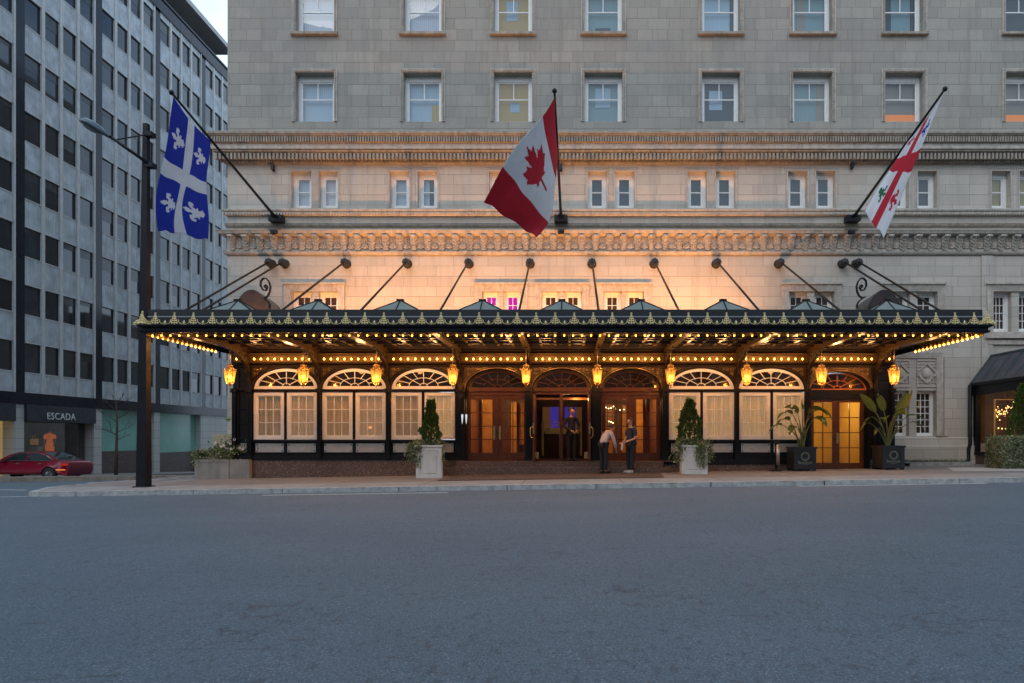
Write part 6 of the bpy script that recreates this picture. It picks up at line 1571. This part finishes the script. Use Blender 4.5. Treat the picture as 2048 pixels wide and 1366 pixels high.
# ================================================================ people
def skin_obj(name, nodes, edges, mat, parent, root, sub=2, faces=None):
    keys = list(nodes); me = bpy.data.meshes.new(name); o = WP[parent.name] if parent else Vector()
    me.from_pydata([tuple(Vector(nodes[k][0])-o) for k in keys], [(keys.index(a), keys.index(b)) for a, b in edges], [])
    me.materials.append(mat); ob = link(name, me, o, parent)
    md = ob.modifiers.new('Skin', 'SKIN'); md.use_smooth_shade = True; md.branch_smoothing = .6
    sk = me.skin_vertices[0].data
    for i, k in enumerate(keys):
        r = nodes[k][1]; sk[i].radius = (r, r) if not isinstance(r, tuple) else r; sk[i].use_root = (k == root)
    s = ob.modifiers.new('Subsurf', 'SUBSURF'); s.levels = s.render_levels = sub
    return ob
SKIN = M('skin', (.50,.27,.19), .55, var=.08, scale=20); SKIN2 = M('pale_skin', (.60,.36,.27), .55, var=.08, scale=20); HAIR = M('brown_hair', (.06,.035,.02), .6, var=.3, scale=60, bump=.5, bscale=150)
DARKC = M('black_uniform_cloth', (.012,.012,.016), .8, var=.2, scale=12, bump=.3); NAVY = M('navy_polo_cloth', (.022,.028,.060), .8, var=.15, scale=12, bump=.3); TROU = M('dark_trouser_cloth', (.015,.018,.028), .85, var=.15, scale=12, bump=.3)
SHIRT = M('lilac_white_shirt', (.52,.48,.55), .8, var=.1, scale=14, bump=.3); SHOE = M('black_shoe_leather', (.012,.012,.012), .4); TRAIN = M('grey_soled_shoe', (.35,.35,.36), .6)
def person(loc, face, label, J, top, trou, skin, shoe, hand_curl=.5, sleeve='short', head_turn=0.0, head_fwd=Vector((0,0,0)), belt=False, hair=HAIR):
    """J: joint overrides in local space (x right of the figure's own left.., y = forward, z up), face = heading angle"""
    Rm = Matrix.Translation(loc) @ Matrix.Rotation(face, 4, 'Z')
    base = dict(pel=(0,0,.93), sp=(0,.01,1.08), ch=(0,.0,1.28), up=(0,-.01,1.40), nk=(0,0,1.475), hb=(0,.015,1.54),
        hl=(-.09,0,.90), kl=(-.10,.03,.50), al=(-.10,0,.09), tl=(-.12,.13,.035), hr=(.09,0,.90), kr=(.10,.03,.50), ar=(.10,0,.09), tr=(.12,.13,.035),
        sl=(-.175,-.01,1.395), el=(-.235,-.03,1.11), wl=(-.22,.08,.86), sr=(.175,-.01,1.395), er=(.235,-.03,1.11), wr=(.22,.08,.86))
    base.update(J); B = {k: Vector(v) for k, v in base.items()}
    W = lambda v: Rm @ Vector(v)
    t = thing('person', tuple(loc), label, 'person', None)
    hc = B['hb']+Vector((0,.02,.085))+head_fwd
    rad = dict(pel=(.135,.11), sp=(.125,.09), ch=(.125,.085), up=.058, nk=.052, hb=.06, hl=.085, kl=.058, al=.034, tl=.025, hr=.085, kr=.058, ar=.034, tr=.025, sl=.036, el=.038, wl=.029, sr=.036, er=.042, wr=.029)
    nodes = {k: (W(B[k]), rad[k]) for k in B}
    Hr = Matrix.Rotation(head_turn, 4, 'Z'); hv = lambda x, y, z: W(hc+(Hr @ Vector((x, y, z))))
    nodes['h1'] = (hv(0,.005,-.035), .084); nodes['h2'] = (hv(0,-.005,.035), .10); nodes['h3'] = (hv(0,-.01,.085), .07)
    nodes['ns'] = (hv(0,.095,-.012), .013); nodes['nb'] = (hv(0,.085,.02), .010)
    edges = [('pel','sp'),('sp','ch'),('ch','up'),('up','nk'),('nk','hb'),('hb','h1'),('h1','h2'),('h2','h3'),('h1','ns'),('pel','hl'),('hl','kl'),('kl','al'),('al','tl'),('pel','hr'),('hr','kr'),('kr','ar'),('ar','tr'),('up','sl'),('sl','el'),('el','wl'),('up','sr'),('sr','er'),('er','wr')]
    del nodes['nb']
    for s in 'lr':
        sg = -1 if s == 'l' else 1; w, e = B['w'+s], B['e'+s]; d = (w-e).normalized(); palm = w+d*.075
        side = d.cross(Vector((sg,0,.2))).normalized()
        nodes['p'+s] = (W(palm), (.036,.018)); edges.append(('w'+s, 'p'+s))
        inw = Vector((-sg, .3, 0)); inw = (inw-d*inw.dot(d)).normalized()
        for f, (off, L) in enumerate(((-.030,.070),(-.010,.080),(.010,.076),(.029,.060))):
            a = palm+side*off+d*.012; b = a+d*L*.55+inw*L*.25*hand_curl; c = b+d*L*.30+inw*L*.55*hand_curl
            for q, p in enumerate((a, b, c)): nodes[f'f{s}{f}{q}'] = (W(p), (.0095,.008,.0065)[q])
            edges += [('p'+s, f'f{s}{f}0'), (f'f{s}{f}0', f'f{s}{f}1'), (f'f{s}{f}1', f'f{s}{f}2')]
        a = w+d*.03-side*.030; b = a+d*.03-side*.018+inw*.02; nodes[f't{s}0'] = (W(a), .011); nodes[f't{s}1'] = (W(b), .008); edges += [('w'+s, f't{s}0'), (f't{s}0', f't{s}1')]
    skin_obj('body', nodes, edges, skin, t, 'pel', 1)
    g_ = .016
    rad.update(ch=(.15,.10), up=(.10,.10), sl=.058, sr=.058, el=.042, er=.042)
    c = {k: (W(B[k]), tuple(x+g_ for x in (rad[k] if isinstance(rad[k], tuple) else (rad[k], rad[k])))) for k in ('pel','sp','ch','up','sl','sr','el','er','wl','wr')}
    c['sl'] = (c['sl'][0], (.064,.064)); c['sr'] = (c['sr'][0], (.064,.064)); c['up'] = (c['up'][0], (.11,.10)); c['bt'] = (W(B['pel']+Vector((0,0,-.02))), (.145,.12)); 
    te = [('pel','sp'),('sp','ch'),('ch','up'),('up','sl'),('up','sr')]; use = ['pel','sp','ch','up','sl','sr']
    c['co'] = (W(B['up']+(B['nk']-B['up'])*.95), .062); te.append(('up','co')); use.append('co')
    for s in 'lr':
        if sleeve == 'short': c['m'+s] = (W(B['s'+s]+(B['e'+s]-B['s'+s])*.78), (.062,.062)); te.append(('s'+s,'m'+s)); use.append('m'+s)
        else: c['q'+s] = (W(B['w'+s]-(B['w'+s]-B['e'+s]).normalized()*.03), (.038,.038)); te += [('s'+s,'e'+s),('e'+s,'q'+s)]; use += ['e'+s, 'q'+s]
    skin_obj('shirt', {k: c[k] for k in use}, te, top, t, 'ch', 2)
    tn = {k: (W(B[k]), r) for k, r in (('pel',(.125,.11)),('hl',.10),('hr',.10),('kl',.076),('kr',.076))}
    for s in 'lr': tn['c'+s] = (W(B['a'+s]+Vector((0,0,.01))), .062)
    skin_obj('trousers', tn, [('pel','hl'),('hl','kl'),('kl','cl'),('pel','hr'),('hr','kr'),('kr','cr')], trou, t, 'pel', 2)
    for s in 'lr':
        a, b = B['a'+s], B['t'+s]; sn = {'h': (W((a.x, a.y-.05, b.z+.018)), (.055,.055)), 'm': (W((a+b)/2+Vector((0,0,.0))), (.062,.058)), 't': (W(b+Vector((0,.07,.005))), (.052,.040))}
        skin_obj('shoe', sn, [('h','m'),('m','t')], shoe, t, 'm', 2)
    mb = MB(); n, k = 14, 8; V = []
    for i in range(k+1):
        th = PI*.56*i/k
        for j in range(n):
            ph = 2*PI*j/n; f = max(0, math.cos(ph-PI/2)); th2 = th*(1-.60*f); V.append(hv(.098*math.sin(th2)*math.cos(ph), .112*math.sin(th2)*math.sin(ph)-.014, .035+.108*math.cos(th2)))
    mb.mesh(V, [(i*n+j, i*n+(j+1)%n, (i+1)*n+(j+1)%n, (i+1)*n+j) for i in range(k) for j in range(n)], 0, True); mb.build('hair', hair, t)
    EYE = M('eye', (.03,.02,.02), .2)
    for s in (-1, 1): mb = MB(); mb.ball(hv(s*.03, .082, .018), .010, 6, 5); mb.build('eye', EYE, t)
    mb = MB(); mb.tube([hv(-.022,.080,-.055), hv(0,.086,-.054), hv(.022,.080,-.055)], .006, 5); mb.build('mouth', M('lips', (.35,.12,.10), .5), t)
    for s in (-1, 1): mb = MB(); mb.ball(hv(s*.080, -.005, .005), .022, 6, 5, 0, 1.5, .4, 1); mb.build('ear', skin, t)
    return t, B, W
# doorman in black on the step
person(Vector((X(1143, 22.15), 22.3, .40)), R(180+10), 'doorman in black clothes standing in the open middle doorway looking to the side', dict(wl=(-.14,.20,.99), el=(-.25,.0,1.13), wr=(.03,.26,.97), er=(.25,.03,1.13)), DARKC, DARKC, SKIN, SHOE, sleeve='long', head_turn=R(45))
# man in navy polo, side on, looking left, holding paper
t, B, W = person(Vector((X(1262, 21.45), 21.45, g(2)+.006)), R(128), 'man in a navy polo shirt and dark trousers holding a folded paper', dict(wl=(-.02,.30,.98), el=(-.22,.02,1.10), wr=(.10,.27,.95), er=(.23,-.0,1.10), kl=(-.10,.05,.50), al=(-.12,.08,.09), tl=(-.13,.21,.035), hb=(0,.04,1.545), nk=(0,.02,1.475)), NAVY, TROU, SKIN2, TRAIN, .8, 'short', R(8))
mb = MB(); p = W((.04,.35,.84)); mb.obox(p, .02, .10, .20, R(20), 0, 1, R(12)); tag(mb.build('folded_paper', M('white_paper', (.7,.72,.78), .7)), 'folded white paper held by the man in the navy polo', 'paper')
# person in a pale shirt, leaning forward with his back half turned
person(Vector((X(1207, 21.5), 21.5, g(1.1)+.006)), R(-55), 'person in a pale lilac shirt leaning forward with back half turned to the street', dict(sp=(0,.03,1.05), ch=(0,.13,1.20), up=(0,.20,1.29), nk=(0,.27,1.34), hb=(0,.32,1.37), sl=(-.175,.18,1.28), sr=(.175,.18,1.28), el=(-.27,.12,1.02), wl=(-.28,.14,.78), er=(.25,.24,1.02), wr=(.22,.33,.78)), SHIRT, TROU, SKIN, SHOE, sleeve='long', hair=HAIR)
# ================================================================ light, sky, camera
def point(name, loc, col, w, r=.1, spot=None, aim=None, blend=.6):
    L = bpy.data.lights.new(name, 'SPOT' if spot else 'POINT'); L.energy = w; L.color = col; L.shadow_soft_size = r
    if spot: L.spot_size = spot; L.spot_blend = blend
    o = bpy.data.objects.new(name, L); COL.objects.link(o); o.location = loc
    if aim is not None: o.rotation_euler = (Vector(aim)-Vector(loc)).to_track_quat('-Z', 'Y').to_euler()
    return o
WARM = (1.0, .46, .17); UPL = (1.0, .43, .14)
for i, x in enumerate(PX): point('lantern_light', (x-.02, 20.94, 3.0), WARM, 34, .06)
for i in range(9):
    x = (PX[i]+PX[i+1])/2
    for k in (-.5, .5): point('bulb_row_light', (x+k, 21.3, 3.68), WARM, 34, .12)
for i in range(10): point('front_bulb_light', (GX0+1+i*(GX1-GX0-2)/9, 18.3, 3.75), WARM, 11, .12)
for y in (18.8, 20.2): 
    for s in (GX0+.3, GX1-.3): point('side_bulb_light', (s, y, 3.75), WARM, 8, .1)
# floodlights lying on the canopy roof, aimed up the wall
FLX = [(-10.2,.55),(-8.2,1.0),(-5.9,1.0),(-3.6,.95),(-1.3,.85),(.9,.85),(3.1,.95),(5.3,1.35)]
for x, k in FLX:
    mb = MB(); mb.obox((x, 22.4, 4.32), .28, .16, .18, 0, 0, .9); mb.bar((x, 22.4, 4.22), (x, 22.4, 4.3), .2, .06)
    mb.build('roof_floodlight', IRON, canopy)
    point('wall_floodlight', (x, 22.48, 4.46), UPL, 520*k, .05, R(122), (x, 24.8, 7.8), 1.0)
point('vestibule_ceiling_light', (.25, 22.0, 2.45), (1,.55,.25), 6, .08)
for p, w in (((-2.3,24.0,2.5),38),((2.0,24.0,2.5),38),((-.1,24.2,2.5),9),((8.9,23.6,2.3),28),((16,22.6,2.6),12)): point('lobby_light', p, (1,.58,.2), w, .15)
point('vestibule_light', (X(1177.5, YS), YS-.12, Z(799, YS)), (1,.45,.12), 5.0, .04)
mb = MB(); mb.ball((X(1177.5, YS), YS-.10, Z(799, YS)), .03, 8, 6); mb.build('door_lamp', FLAME, hotel)
sun = bpy.data.lights.new('sun', 'SUN'); sun.energy = .5; sun.angle = R(25); sun.color = (1,.97,.93)
so = bpy.data.objects.new('sun', sun); COL.objects.link(so); EL, AZ = R(42), R(200)
dirv = Vector((math.sin(AZ)*math.cos(EL), math.cos(AZ)*math.cos(EL), math.sin(EL))); so.rotation_euler = dirv.to_track_quat('Z', 'Y').to_euler()
W_ = bpy.data.worlds.new('World'); SC.world = W_; W_.use_nodes = True; nt = W_.node_tree; nt.nodes.clear()
out = nt.nodes.new('ShaderNodeOutputWorld'); bg = nt.nodes.new('ShaderNodeBackground'); bg.inputs[1].default_value = .15
sky = nt.nodes.new('ShaderNodeTexSky'); sky.sky_type = 'NISHITA'; sky.sun_disc = False; sky.sun_elevation = R(20); sky.sun_rotation = AZ; sky.air_density = 1.2; sky.dust_density = .8; sky.ozone_density = 3
tc = nt.nodes.new('ShaderNodeTexCoord'); n = nt.nodes.new('ShaderNodeTexNoise'); n.inputs['Scale'].default_value = 2.6; n.inputs['Detail'].default_value = 7; nt.links.new(tc.outputs['Generated'], n.inputs['Vector'])
c = mixc(nt, ramp(nt, n.outputs['Fac'], .30, .52), sky.outputs[0], (6.1,7.5,9.3))
nt.links.new(c, bg.inputs[0]); nt.links.new(bg.outputs[0], out.inputs[0])
cam = bpy.data.cameras.new('camera'); cam.lens = 24; cam.sensor_width = 36; cam.sensor_fit = 'HORIZONTAL'
cam.shift_x = -113/2048; cam.shift_y = 192/2048; cam.clip_end = 3000; cam.clip_start = .1
co = bpy.data.objects.new('camera', cam); COL.objects.link(co); co.location = (0, 0, CZ); co.rotation_euler = (PI/2, 0, 0); SC.camera = co
SC.view_settings.view_transform = 'Standard'; SC.view_settings.look = 'None'; SC.view_settings.exposure = .12; SC.view_settings.gamma = 1
SC.render.engine = 'CYCLES'; SC.cycles.use_denoising = True; SC.cycles.use_light_tree = True; SC.cycles.max_bounces = 6; SC.cycles.transparent_max_bounces = 10
SC.cycles.sample_clamp_indirect = 4.0; SC.cycles.caustics_reflective = False; SC.cycles.caustics_refractive = False
